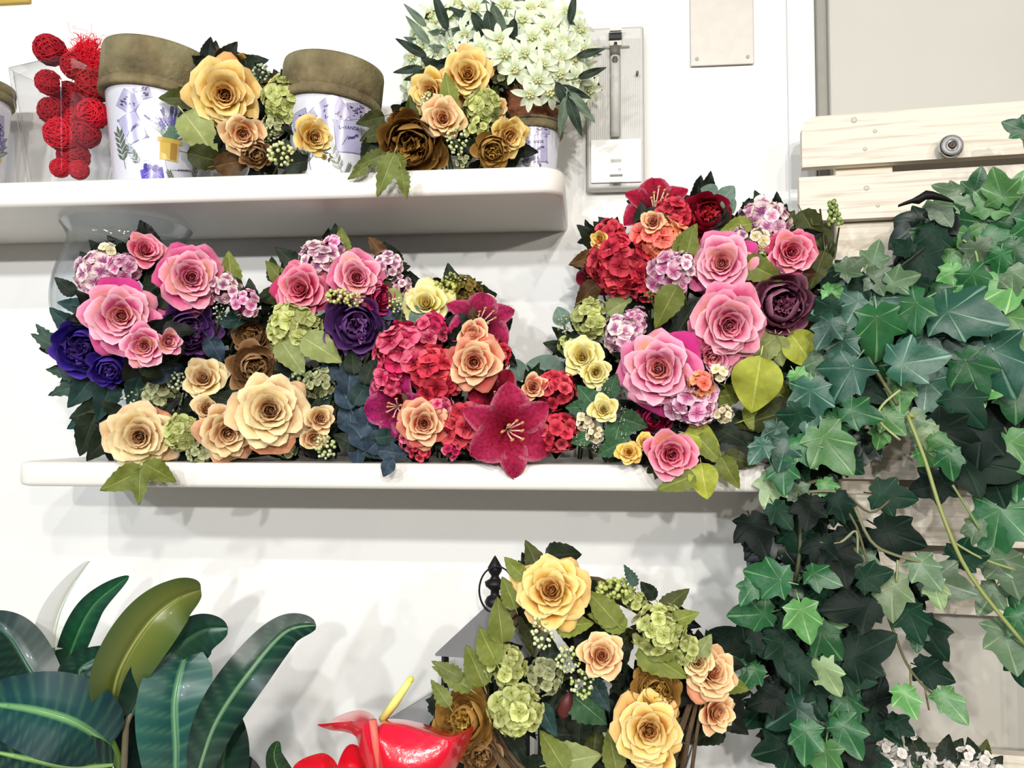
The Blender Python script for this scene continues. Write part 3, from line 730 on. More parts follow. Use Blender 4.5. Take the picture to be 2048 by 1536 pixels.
printed_pot(664, 335, -.12, .150, .190, 'lavender print pot with aged rim, in the middle between the two yellow rose bouquets', 0,
    [('stamp', -.004, .100, .046, .036, 38), ('stamp', -.026, .082, .026, .032, 35), ('stamp', .034, .108, .026, .022, 14), ('pillow', .024, .070, .040, .044, 6), ('lavs', .02, .015, 128, .075), ('sprig', .018, .012, 118, .045), ('sprig', .02, .01, 70, .02), ('lavs', -.03, .06, 150, .03), ('sprig', -.034, .02, 100, .05), ('stamp', -.05, .09, .03, .03, 10)], rimh=.30, rtilt=5)
printed_pot(-58, 360, -.10, .118, .20, 'lavender print pot cut off by the left edge of the photo', 0,
    [('stamp', .035, .13, .022, .03, 10, ), ('stamp', .035, .10, .022, .03, -10), ('lavpot', .03, .05, .03), ('stamp', .02, .03, .022, .03, 10)], rimh=.12)
e4, b4, rad4, hb4 = printed_pot(1062, 330, -.10, .098, .100, 'small lavender print pot under the white edelweiss at the shelf end', 0,
    [('stamp', -.008, .080, .030, .024, 20), ('stamp', .014, .084, .022, .02, 10), ('pillow', .006, .052, .034, .036, 6), ('sprig', .006, .006, 115, .03), ('lavs', .02, .005, 105, .035), ('sprig', -.03, .01, 100, .04)], rimh=.10)

# ------------------------------------------------------------------ glass vase with balls
def vase():
    b = at(138, 352, -.12); b.z = SHELF_TOP
    e = thing('glass_vase', b, 'tapered square clear glass vase holding red thread balls on the top shelf', 'vase')
    s = mpp(b); H = 250*s; wt, wb = .064, .039
    def ring(w_, z, n=6):
        P = []; r_ = w_*.22
        for q in range(4):
            cx, cy = ((1, 1), (-1, 1), (-1, -1), (1, -1))[q]
            for k in range(n+1):
                a = q*PI/2+k*PI/2/n; P.append(Vector((cx*(w_-r_)+r_*math.cos(a), cy*(w_-r_)+r_*math.sin(a), z)))
        return P
    mb = MB(); rows = [ring(.001, .0), ring(wb, .0)]+[ring(wb+(wt-wb)*k/6, H*k/6) for k in range(1, 7)]+[ring(wt-.004, H)]+[ring(wb+(wt-wb)*k/6-.004, H*k/6) for k in (5, 4, 3, 2, 1)]+[ring(wb-.004, .010), ring(.001, .010)]
    mb.grid(rows, (1, 1, 1), close=True); o = mb.build('glass_body', M['glass'], e); e.rotation_euler = (0, 0, R(-16))
    return b, H
vb, vH = vase()
def ball_mesh():
    mb = MB(); rng = random.Random(5); mb.ball((0, 0, 0), .84, (.3, .3, .3), nu=16, nv=10)
    for k in range(30):
        ax = Vector((rng.gauss(0, 1), rng.gauss(0, 1), rng.gauss(0, 1))).normalized(); u = ax.orthogonal().normalized(); v = ax.cross(u); off = rng.uniform(-.45, .45); rr = math.sqrt(1-off*off)*rng.uniform(.9, 1.0); ph = rng.random()*6
        mb.tube([ax*off+(u*math.cos(t*2*PI/22)+v*math.sin(t*2*PI/22))*rr*(1+.03*math.sin(3*t+ph)) for t in range(23)], .045, n=4, cap=False)
    return mb.mesh('thread_ball', M['rattan'])
BM = ball_mesh()
balls = [(140, 240, 22, -.12, 'red thread ball wedged in the centre of the vase'), (150, 132, 24, -.13, 'red thread ball under the sisal tuft at the vase rim'), (100, 100, 27, -.135, 'dark red thread ball resting up on the vase rim at left'), (97, 165, 22, -.150, 'red thread ball high against the left glass of the vase'),
         (188, 172, 30, -.125, 'red thread ball under the sisal at the right of the vase'), (138, 198, 30, -.10, 'red thread ball behind the middle of the vase, upper half'),
         (185, 228, 27, -.13, 'bright red thread ball at the right of the vase, halfway up'), (104, 222, 24, -.14, 'red thread ball at the left of the vase, halfway up'),
         (122, 268, 29, -.145, 'pinkish red thread ball in the lower left of the vase'), (172, 268, 25, -.125, 'crimson thread ball in the lower right of the vase'),
         (147, 312, 27, -.12, 'red thread ball second from the bottom of the vase'), (120, 336, 17, -.145, 'small red thread ball at the bottom left of the vase'), (158, 340, 17, -.13, 'small red thread ball at the bottom right of the vase')]
for x, y, r_, Y, lb in balls:
    p = at(x, y, Y); rr = r_*1.12*mpp(p); p.z = max(p.z, SHELF_TOP+.0105+rr)
    o = bpy.data.objects.new('thread_ball', BM); col.objects.link(o); o.location = p; o.scale = (rr,)*3; o.rotation_euler = (x, y, r_)
    tag(o, lb, 'ball', 'red thread balls in the glass vase')
def sisal():
    mb = MB(); rng = random.Random(11); c = at(172, 116, -.125); s = mpp(c)
    for k in range(640):
        d = Vector((rng.gauss(0, 1), rng.gauss(0, .5), rng.gauss(0, 1))); p = Vector((rng.gauss(0, 19), rng.gauss(0, 9), rng.gauss(2, 21)))*s; v = d.normalized()*s*5; pts = []
        far = k < 90
        for t in range(10):
            pts.append(p.copy()); v += Vector((rng.gauss(0, 1), rng.gauss(0, .7), rng.gauss(.2 if far else 0, 1)))*s*2.2
            v += -p*(.02 if far else .09); v = v.normalized()*s*(6 if far else 5); p += v
        mb.tube(pts, s*(.28 if far else .75), n=3, cap=False)
    o = mb.build('sisal_tuft', M['sisal'], loc=c); tag(o, 'fluffy bright red sisal tuft spilling from the top of the square vase', 'sisal'); o['kind'] = 'stuff'
sisal()
# hurricane glass on the middle shelf
def hurricane():
    b = at(245, 925, -.110); b.z = SHELF_MID; top = at(245, 456, -.110).z-SHELF_MID
    pts = [(.048, 0), (.040, .02), (.014, .07), (.012, .22), (.030, .30), (.072, .45), (.097, .58), (.104, .68), (.100, .78), (.088, .88), (.083, .93), (.086, .965), (.094, 1.0)]
    pts = [(a_, b_*top) for a_, b_ in pts]
    sm_ = []
    for i in range(len(pts)-1):
        p0 = pts[max(0, i-1)]; p1 = pts[i]; p2 = pts[i+1]; p3 = pts[min(len(pts)-1, i+2)]
        for t in (0, .25, .5, .75):
            sm_.append(tuple(.5*((2*p1[a])+(-p0[a]+p2[a])*t+(2*p0[a]-5*p1[a]+4*p2[a]-p3[a])*t*t+(-p0[a]+3*p1[a]-3*p2[a]+p3[a])*t**3) for a in (0, 1)))
    sm_.append(pts[-1]); sm_ = [(max(.001, p[0]), max(0, p[1])) for p in sm_]
    mb = MB(); inner = [(p[0]-.0022, max(.003, p[1])) for p in reversed(sm_)]
    mb.lathe(sm_+[(sm_[-1][0]-.001, sm_[-1][1]+.001)]+inner, 64, c=(0, 0, 0)); o = mb.build('hurricane_glass', M['glassblue'], loc=b); tag(o, 'large clear bellied glass vase behind the leftmost pink roses', 'vase')
hurricane()
# ------------------------------------------------------------------ bouquets on the top shelf
def foot(px, Y, shelf=SHELF_TOP): p = at(px, 600, Y); p.z = shelf+.0; return p
f = foot(520, -.13)
B = Bouquet('flower_bouquet', 'yellow rose bouquet with green hydrangea, between the two aged-rim pots', 'flowers', f, 21)
B.rose(450, 190, 152, -.195, -.05, .0, YEL); B.rose(486, 268, 88, -.20, .05, -.2, PEACH, .8, 18); B.rose(628, 275, 82, -.19, .45, -.1, YEL, .85, 20)
B.peony(458, 135, 84, -.14, 0, .5, P_BROWN); B.peony(512, 308, 66, -.19, 0, -.2, P_TAN)
B.hyd(572, 196, 118, -.165, .1, .25, H_GR, 'g', 24, .32); B.hyd(548, 252, 60, -.16, 0, 0, H_GY, 'gy', 12); B.hyd(655, 318, 44, -.17, 0, -.2, H_BR, 'br', 10)
B.hyd(595, 235, 70, -.155, .2, 0, H_GR, 'g', 12, .4); B.hyd(590, 318, 56, -.17, 0, -.2, H_GY, 'gy', 10, .4); B.berries(562, 306, 62, -.20, .9, c1=(206, 212, 130)); B.berries(522, 146, 44, -.15, c1=(140, 160, 110), c2=(200, 210, 180), n=26); B.berries(537, 270, 34, -.17, n=18)
B.leaf(357, 196, 76, 180, -.19, 'darkolive'); B.leaf(402, 272, 104, -50, -.19, 'palegreen', ty=.3); B.leaf(385, 240, 74, 120, -.17, 'dark'); B.leaf(420, 318, 86, -15, -.19, 'darkolive'); B.leaf(470, 325, 80, 10, -.18, 'brown'); B.leaf(600, 325, 70, 10, -.18, 'dark'); B.leaf(545, 170, 60, 60, -.14, 'brown'); B.leaf(610, 215, 60, 20, -.14, 'darkolive')
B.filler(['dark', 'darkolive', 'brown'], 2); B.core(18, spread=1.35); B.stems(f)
f = foot(915, -.13)
B = Bouquet('flower_bouquet', 'yellow rose bouquet with a big brown peony, leaves hanging over the shelf edge', 'flowers', f, 22)
B.rose(935, 150, 118, -.19, .05, .2, YEL); B.rose(862, 186, 96, -.185, -.4, .1, YEL, .9, 20); B.rose(886, 238, 92, -.21, 0, .1, PEACH, .85, 20); B.rose(1018, 272, 84, -.20, .35, -.2, YEL, .85, 20); B.rose(995, 220, 50, -.17, .4, 0, PEACH, .6, 12)
B.peony(824, 290, 146, -.205, -.05, -.05, P_BROWN); B.peony(985, 300, 82, -.205, .1, -.3, P_GOLD); B.peony(800, 245, 60, -.19, -.4, .3, P_BROWN)
B.hyd(965, 216, 104, -.185, .05, 0, H_GR, 'g', 20, .36); B.hyd(1000, 142, 66, -.16, .3, .3, H_GY, 'gy', 12); B.hyd(955, 262, 66, -.19, 0, -.2, H_GR, 'g', 12); B.hyd(925, 322, 40, -.2, 0, 0, H_GY, 'gy', 9)
B.berries(914, 280, 50, -.225, 1.3, c1=(190, 206, 140)); B.berries(858, 204, 42, -.205)
B.leaf(771, 350, 92, -112, -.255, 'jagolive', ty=.1); B.leaf(808, 368, 62, -80, -.255, 'jagolive'); B.leaf(738, 322, 74, 205, -.24, 'jagolive'); B.leaf(715, 345, 50, 215, -.24, 'jagolive'); B.leaf(752, 268, 70, 200, -.2, 'darkolive', ty=.3); B.leaf(736, 300, 56, 240, -.19, 'dark'); B.leaf(782, 330, 64, 200, -.24, 'olive'); B.leaf(897, 178, 64, 100, -.215, 'olive'); B.leaf(740, 240, 60, 195, -.18, 'darkolive')
B.filler(['dark', 'darkolive', 'olive'], 2); B.core(); B.stems(f)

# edelweiss in its inner pot
def star_mesh(rng):
    mb = MB(); c1, c2 = lin((226, 236, 196)), lin((246, 250, 232)); n = rng.choice((7, 8, 9))
    for k in range(n):
        th = k*2*PI/n+rng.uniform(-.2, .2); L = rng.uniform(.75, 1.15); dr = rng.uniform(.1, .7); P = []; C = []
        for j in range(6):
            v = j/5; wv = .20*math.sin(PI*(v*.85+.12))**.8; row = []; rc = []
            if j == 5: wv = .01
            for u in (-1, 0, 1):
                x = .06+L*v; y = u*wv; z = -dr*v*v*.9+.06*abs(u)+.1*v; row.append(Vector((x*math.cos(th)-y*math.sin(th), x*math.sin(th)+y*math.cos(th), z))); rc.append(mix(lin((176, 196, 140)), c2 if u else c1, sm(0, .5, v)))
            P.append(row); C.append(rc)
        mb.grid(P, C)
    for k in range(7):
        a = k*2.4; r_ = .0 if k == 0 else .15; mb.ball((r_*math.cos(a), r_*math.sin(a), .1), .09, lin((228, 226, 170)), nu=7, nv=4)
    return mb.mesh('edelweiss_bloom', M['petal'])
b = Vector((b4.x, b4.y, SHELF_TOP+.0105))
B = Bouquet('edelweiss_plant', 'bushy artificial edelweiss with white stars, overflowing a clay pot at the shelf end', 'plant', b, 33)
mb = MB(); mb.lathe([(.001, 0), (.030, 0), (.034, .06), (.043, .105), (.043, .112), (.046, .113), (.046, .135), (.040, .135), (.037, .11), (.001, .11)], 32); mb.build('clay_pot', M['clay'], B.e)
stars = [star_mesh(B.r) for _ in range(5)]; hub = at(1040, 130, -.10)
spots = [(842, 95), (862, 30), (895, 140), (835, 60), (905, 95), (930, 110), (860, 165), (900, 30), (865, 75), (880, 110), (950, 20), (985, 45), (930, 70), (1010, 12), (1045, 40), (1080, 15), (1110, 45), (1065, 75), (1100, 95), (1050, 108), (1085, 130), (1130, 85), (1145, 120), (1120, 150), (1155, 160), (1075, 160), (1100, 185), (1060, 190), (1140, 190), (1170, 140), (1160, 60), (1135, 25), (960, 100), (850, 135), (835, 160), (825, 115), (1000, 80), (1030, 140), (1180, 180), (1150, 215), (870, 50), (920, 10), (820, 180), (828, 205), (1095, 60), (1010, 110), (1120, 118), (1060, 20), (1165, 100)]
for i, (x, y) in enumerate(spots):
    q = at(x, y, -.10); d = ((q-hub)); k = min(1, d.length/.13); Y = -.192+.09*k*k; p = at(x, y, Y); n_ = face(p, d.x*5, d.z*5)
    place(stars[i % 5], 'edelweiss_bloom', B.e, B.b, p, fr(n_, B.r.random()*360), B.r.uniform(32, 42)*mpp(p)); B.pts.append((p, .005))
for i in range(46):
    a = i*2.4; k = math.sqrt((i+.5)/46); x = 1005+185*k*math.cos(a); y = 95+125*k*math.sin(a)
    if x < 1000 and y > 130: continue
    if x > 1110: y += 25
    B.leaf(x, y, B.r.uniform(60, 95), math.degrees(math.atan2(-(y-95), x-1005))+B.r.uniform(-35, 35), -.165+.075*k, B.r.choice(['lance', 'lancedark', 'lance']), B.r.uniform(-.3, .3), B.r.uniform(-.3, .3))
for x, y, d, a in ((835, 60, 70, 130), (822, 95, 70, 150), (845, 150, 80, 195), (815, 140, 60, 190), (985, 80, 110, -80), (1003, 60, 100, -70), (965, 62, 80, -60), (1020, 85, 90, -100), (1135, 205, 90, -60), (1150, 235, 80, -70), (1165, 215, 80, -50), (1125, 235, 80, -100), (1182, 105, 60, 15), (1185, 145, 60, 20), (880, 20, 80, 110), (830, 30, 60, 135), (1150, 185, 70, -20), (1145, 15, 60, 80)):
    B.leaf(x, y, d, a, -.165, B.r.choice(['lance', 'lancedark', 'lancedark']))
B.stems((b.x, b.y, b.z+.1), th=.0012)

# ------------------------------------------------------------------ bouquets on the middle shelf
def footm(px, Y): p = at(px, 900, Y); p.z = SHELF_MID; return p
f = footm(330, -.10)
B = Bouquet('flower_bouquet', 'leftmost pink rose bouquet with dark blue peonies, in front of the clear glass vase', 'flowers', f, 41); B.dy = -.028
B.rose(383, 556, 142, -.205, .05, .05, PINK, n=28); B.rose(243, 632, 158, -.225, -.05, .05, PINK2, n=28); B.rose(290, 503, 80, -.185, .15, .35, HOT, .7, 16); B.rose(290, 692, 92, -.24, -.1, -.1, PINK2, .8, 18); B.rose(335, 682, 62, -.235, .5, -.1, PINK2, .6, 12)
B.hyd(200, 548, 128, -.19, -.3, .15, H_PW, 'pw', 24, .33); B.hyd(250, 535, 84, -.20, 0, .1, H_PK, 'pk', 14, .38); B.hyd(455, 580, 84, -.19, .1, 0, H_PW, 'pw', 14, .34); B.hyd(492, 608, 76, -.195, .3, -.1, H_PK, 'pk', 12, .36); B.hyd(215, 505, 60, -.18, -.1, .4, H_CR, 'cr', 10, .4)
B.peony(168, 695, 134, -.195, -.3, -.05, P_PURP); B.peony(218, 738, 84, -.20, -.1, -.4, P_PURP); B.peony(378, 660, 124, -.185, .1, -.2, P_VIO)
B.leaf(100, 688, 78, 152, -.19, 'jag'); B.leaf(92, 672, 60, 130, -.18, 'jag'); B.leaf(128, 745, 66, 170, -.18, 'jag'); B.leaf(140, 775, 84, 200, -.17, 'jag'); B.leaf(165, 780, 90, 230, -.17, 'teal'); B.leaf(210, 800, 90, 250, -.17, 'teal'); B.leaf(460, 538, 74, 95, -.17, 'olive'); B.leaf(130, 572, 50, 140, -.17, 'dark'); B.leaf(145, 610, 56, 170, -.17, 'teal'); B.leaf(325, 740, 80, 10, -.19, 'bluegrey'); B.leaf(270, 780, 80, 250, -.175, 'teal'); B.leaf(470, 640, 60, 0, -.17, 'teal'); B.leaf(235, 495, 60, 130, -.16, 'dark'); B.leaf(340, 600, 70, 250, -.15, 'dark'); B.leaf(310, 560, 80, 100, -.17, 'dark'); B.leaf(430, 700, 60, -60, -.17, 'bluegrey')
B.berries(440, 625, 34, -.19, n=16, c1=(150, 170, 150), c2=(200, 216, 210))
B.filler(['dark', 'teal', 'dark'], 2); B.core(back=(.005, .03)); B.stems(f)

f = footm(470, -.12)
B = Bouquet('flower_bouquet', 'cream rose bouquet with pale green hydrangea, low on the middle shelf', 'flowers', f, 42)
B.rose(280, 874, 140, -.235, -.1, -.1, CREAM, n=26); B.rose(456, 866, 124, -.235, .15, -.25, CREAM2, n=24); B.rose(540, 822, 158, -.245, .05, .05, CREAM, n=28); B.rose(408, 758, 96, -.20, -.15, .2, CREAM, .8, 18); B.rose(640, 838, 66, -.22, .3, 0, CREAM2, .7, 14); B.rose(628, 876, 60, -.22, .2, -.3, CREAM2, .7, 14); B.rose(418, 820, 76, -.21, -.1, .3, CREAM, .6, 14)
B.peony(510, 735, 110, -.195, .05, 0, P_TAN); B.peony(502, 672, 76, -.17, -.2, .2, P_TAN)
B.hyd(590, 655, 142, -.195, .05, .1, H_GR, 'g', 24, .36); B.hyd(368, 866, 96, -.225, 0, 0, H_GR, 'g', 18, .40); B.hyd(318, 785, 104, -.19, -.1, .1, H_GY, 'gy', 20, .34); B.hyd(640, 770, 90, -.185, .2, 0, H_GY, 'gy', 20, .28); B.hyd(400, 905, 66, -.22, 0, -.3, H_GY, 'gy', 12, .4); B.hyd(575, 895, 60, -.19, 0, 0, H_GY, 'gy', 10, .4)
B.berries(352, 762, 46, -.205, .9, c1=(176, 190, 150), c2=(222, 230, 205)); B.berries(268, 790, 38, -.20, 1.3, n=22, c1=(176, 190, 150)); B.berries(604, 762, 62, -.20, .9, c1=(120, 140, 96), c2=(180, 196, 140)); B.berries(650, 893, 52, -.225, 1.1, c1=(186, 200, 130))
B.leaf(585, 716, 84, -55, -.205, 'palegreen', ty=.3); B.leaf(645, 700, 92, -30, -.20, 'palegreen', ty=.3); B.leaf(245, 960, 90, 205, -.255, 'olive'); B.leaf(279, 974, 74, -92, -.262, 'jagolive'); B.leaf(320, 945, 74, -30, -.26, 'olive'); B.leaf(175, 870, 90, 250, -.19, 'dark'); B.leaf(185, 820, 90, 200, -.185, 'dark'); B.leaf(200, 890, 80, 230, -.2, 'dark'); B.leaf(165, 840, 66, 210, -.18, 'teal'); B.leaf(350, 740, 60, 60, -.18, 'bluegrey'); B.leaf(455, 770, 60, 100, -.18, 'dark'); B.leaf(215, 830, 80, 160, -.18, 'teal'); B.leaf(660, 740, 60, 60, -.18, 'bluegrey')
B.filler(['dark', 'darkolive', 'teal'], 2); B.core(18, spread=1.35); B.stems(f)

f = footm(660, -.09)
B = Bouquet('flower_bouquet', 'pink rose and lilac hydrangea bouquet above the purple peony in the middle', 'flowers', f, 43)
B.rose(602, 578, 126, -.195, -.25, .05, HOT, n=26); B.rose(714, 556, 116, -.205, .1, .1, PINK, n=26)
B.hyd(636, 520, 108, -.18, -.1, .35, H_PW, 'pw', 22, .33); B.hyd(662, 492, 70, -.165, 0, .6, H_PK, 'pk', 12, .38); B.hyd(780, 530, 80, -.17, .35, .2, H_PW, 'pw', 16, .34); B.hyd(806, 572, 54, -.16, .6, -.1, H_PW, 'pw', 10, .4)
B.peony(712, 650, 134, -.20, 0, -.05, P_VIO); B.peony(762, 595, 66, -.19, .3, .1, P_MAG)
B.berries(676, 593, 60, -.225, .6, c1=(190, 194, 110), c2=(226, 226, 160), n=30); B.berries(708, 600, 44, -.225, .8, c1=(190, 194, 110), c2=(226, 226, 160), n=24); B.berries(790, 610, 36, -.2, n=20)
B.leaf(684, 482, 58, 95, -.155, 'olive'); B.leaf(551, 545, 60, 130, -.17, 'olive'); B.leaf(752, 492, 52, 130, -.155, 'brown'); B.leaf(575, 515, 64, 140, -.165, 'dark'); B.leaf(790, 600, 50, -60, -.18, 'palegreen'); B.leaf(545, 590, 60, 200, -.16, 'dark')
B.filler(['dark', 'darkolive'], 2); B.core(); B.stems(f)

f = footm(880, -.06)
B = Bouquet('flower_bouquet', 'small pale yellow rose spray peeping out behind the crimson bouquet', 'flowers', f, 44)
B.rose(852, 608, 112, -.165, -.1, .25, LEMON, n=22); B.rose(968, 605, 46, -.12, .5, .1, LEMON, .7, 12)
B.hyd(930, 580, 90, -.125, .1, .3, H_BR, 'br', 22, .3); B.berries(888, 580, 62, -.15, .8, c1=(160, 164, 60), c2=(210, 210, 120)); B.berries(905, 562, 40, -.14, c1=(140, 150, 70), c2=(190, 200, 110))
B.leaf(810, 630, 70, 170, -.16, 'palegreen'); B.leaf(900, 550, 50, 100, -.12, 'dark'); B.leaf(960, 620, 50, -50, -.11, 'olive')
B.filler(['darkolive', 'brown'], 2); B.core(); B.stems(f)

def lily_mesh(c_in, c_out, rng, open_=1.0):
    mb = MB(); st = MB()
    for k in range(6):
        th = k*PI/3+rng.uniform(-.1, .1); P = []; C = []; L = rng.uniform(.95, 1.1); W = .46 if k % 2 else .34; rec = rng.uniform(.6, 1.1)*open_; ph = rng.random()*6
        for j in range(11):
            v = j/10; row = []; rc = []
            x = .05+L*(v**1.15)*1.0; zz = .75*math.sin(min(1, v*1.25)*PI/2)*.75-rec*.6*max(0, v-.55)**1.6*2.0
            wv = W*math.sin(PI*(v**.9)*.93+.12)**.8 if j < 10 else .012
            for i in range(7):
                u = -1+i/3; y = u*wv; rf = .03*math.sin(v*16+ph+u*2)*abs(u)
                row.append(Vector((x*math.cos(th)-y*math.sin(th), x*math.sin(th)+y*math.cos(th), zz+.25*abs(y)+rf-.02*(abs(u) < .1)-.55)))
                c = mix(c_in, c_out, sm(.15, .8, v)); c = mix(c, mix(c_out, (1, .6, .7), .35), sm(.85, 1, abs(u))*.5); c = mix(c, c_in, .6*(abs(u) < .1)); rc.append(c)
            P.append(row); C.append(rc)
        mb.grid(P, C)
    for k in range(7):
        th = k*.9+rng.random()*.3; r_ = .12+.18*rng.random()
        pts = [(0, 0, -.45), (r_*.4*math.cos(th), r_*.4*math.sin(th), -.1), (r_*math.cos(th)+.1, r_*math.sin(th), .28+.1*rng.random())]
        st.tube(pts, .018, lin((240, 200, 180)), 5); st.ball(pts[-1], .035, lin((196, 150, 80)), nu=6, nv=4, sc_=(1.6, 1, 1))
    return mb.mesh('lily_petals', M['lily']), st.mesh('stamens', M['plain'])
def lily(B, px, py, d, Y, tx, ty, ci, co, op=1.0, roll=0):
    p = at(px, py, Y); s = d*mpp(p)/2.1; n_ = face(p, tx, ty); a, b_ = lily_mesh(lin(ci), lin(co), B.r, op)
    o = place(a, 'lily', B.e, B.b, p-n_*s*.1, fr(n_, 90+roll), s); h = bpy.data.objects.new('stamens', b_); col.objects.link(h); h.parent = o; B.pts.append((p-n_*s*.5, s*.5))

f = footm(930, -.12)
B = Bouquet('flower_bouquet', 'crimson bouquet of hydrangeas and lilies in the middle of the shelf', 'flowers', f, 45)
B.hyd(800, 702, 150, -.225, -.25, .1, H_MAG, 'mag', 20, .44); B.hyd(868, 748, 136, -.23, 0, 0, H_RED, 'red', 20, .40); B.hyd(860, 660, 90, -.21, 0, .3, H_MAG, 'mag', 14, .42); B.hyd(780, 760, 90, -.22, -.3, -.1, H_MAG, 'mag', 14, .44); B.hyd(990, 712, 96, -.19, .4, .1, H_RED, 'red', 18, .3)
B.rose(948, 725, 122, -.24, .05, -.05, RED, n=22); B.rose(945, 668, 66, -.225, 0, .2, RED, .7, 14); B.rose(848, 848, 112, -.245, .0, -.05, RED, n=24); B.rose(1066, 775, 60, -.21, .1, .1, RED, .7, 14)
lily(B, 962, 640, 150, -.19, .15, .45, (110, 10, 40), (170, 34, 84), .8, 20); lily(B, 785, 815, 150, -.225, -.45, -.1, (110, 6, 50), (170, 30, 100), 1.0, 10); lily(B, 1022, 862, 196, -.25, .15, -.1, (150, 16, 50), (170, 34, 76), 1.0, 35); lily(B, 995, 790, 120, -.21, .15, .2, (90, 4, 26), (160, 14, 50), 1.0, 0)
B.hyd(920, 855, 120, -.225, 0, 0, H_RED, 'red', 18, .42); B.hyd(1118, 866, 112, -.225, .2, -.1, H_RED, 'red', 20, .34); B.hyd(1116, 778, 104, -.20, .2, .1, H_RED, 'red', 18, .36); B.hyd(885, 815, 60, -.235, 0, 0, H_MAG, 'mag', 9, .5); B.hyd(820, 880, 70, -.22, -.2, -.2, H_MAG, 'mag', 10, .5); B.hyd(905, 900, 50, -.23, 0, -.3, H_MAG, 'mag', 9, .45); B.hyd(840, 900, 56, -.22, -.1, -.3, H_RED, 'red', 9, .45); B.hyd(960, 890, 60, -.22, 0, -.2, H_RED, 'red', 9, .45)
B.leaf(1036, 740, 46, 100, -.16, 'euc'); B.leaf(1085, 738, 70, 160, -.15, 'euc', ty=.3); B.leaf(1120, 742, 50, 20, -.15, 'euc'); B.leaf(770, 612, 70, 150, -.18, 'bluegrey'); B.leaf(840, 630, 50, 100, -.17, 'euc')
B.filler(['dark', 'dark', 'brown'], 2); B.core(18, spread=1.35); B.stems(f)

f = footm(735, -.13)
B = Bouquet('foliage_bunch', 'dark blue grey fabric foliage between the cream and crimson bouquets', 'foliage', f, 46)
for x, y, d, a, k in ((700, 750, 80, 80, 'bluegrey'), (690, 790, 70, 110, 'bluegrey'), (725, 780, 70, 60, 'teal'), (700, 830, 80, 100, 'bluegrey'), (740, 830, 80, 70, 'bluegrey'), (760, 880, 70, 40, 'bluegrey'), (720, 870, 80, 120, 'bluegrey'), (690, 880, 60, 150, 'dark'), (750, 900, 70, -30, 'teal'), (715, 905, 60, -90, 'bluegrey'), (785, 905, 60, -10, 'bluegrey'), (705, 720, 60, 95, 'dark'), (740, 740, 60, 70, 'dark'), (780, 872, 60, 10, 'teal'), (775, 935, 44, -120, 'bluegrey')):
    B.leaf(x, y, d, a, -.195+(.0 if y < 850 else -.02) - (.035 if y > 920 else 0), k, B.r.uniform(-.3, .3), B.r.uniform(-.2, .4)); B.pts.append((at(x, y, -.16), .004))
for x, y, a in ((715, 760, 90), (730, 850, 60), (700, 860, 120), (760, 860, 60), (740, 890, 90)): B.leaf(x, y, 90, a, -.165, 'dark')
B.stems(f)

f = footm(1300, -.07)
B = Bouquet('flower_bouquet', 'scarlet bouquet with a dark red lily on top, highest of the shelf bouquets', 'flowers', f, 47)
lily(B, 1312, 405, 150, -.17, .0, .75, (90, 4, 26), (170, 16, 54), .3, 30); lily(B, 1186, 555, 90, -.14, -.6, -.1, (80, 4, 24), (140, 14, 46), .8, 0)
B.hyd(1235, 530, 160, -.19, -.2, 0, H_RED, 'red', 28, .36); B.hyd(1315, 480, 130, -.195, 0, .1, H_COR, 'cor', 22, .40); B.hyd(1345, 430, 100, -.18, .0, .3, H_RED, 'red', 18, .38); B.hyd(1215, 468, 80, -.17, -.3, .3, H_RED, 'red', 14, .4)
B.peony(1415, 430, 108, -.175, .2, .2, P_RED); B.rose(1306, 446, 56, -.215, -.05, .2, RED, .6, 14); B.rose(1200, 478, 44, -.19, -.3, .1, SUN, .6, 12)
B.hyd(1290, 575, 90, -.18, 0, -.3, H_RED, 'red', 14, .4)
for x, y, d, a, k in ((1418, 383, 36, 160, 'euc'), (1455, 388, 40, 50, 'euc'), (1458, 412, 36, -60, 'euc'), (1172, 590, 70, 230, 'brown'), (1165, 520, 60, 200, 'brown'), (1375, 480, 76, 60, 'olive')): B.leaf(x, y, d, a, -.17 if x < 1370 or x > 1400 else -.215, k)
B.filler(['dark', 'brown'], 2); B.core(); B.stems(f)

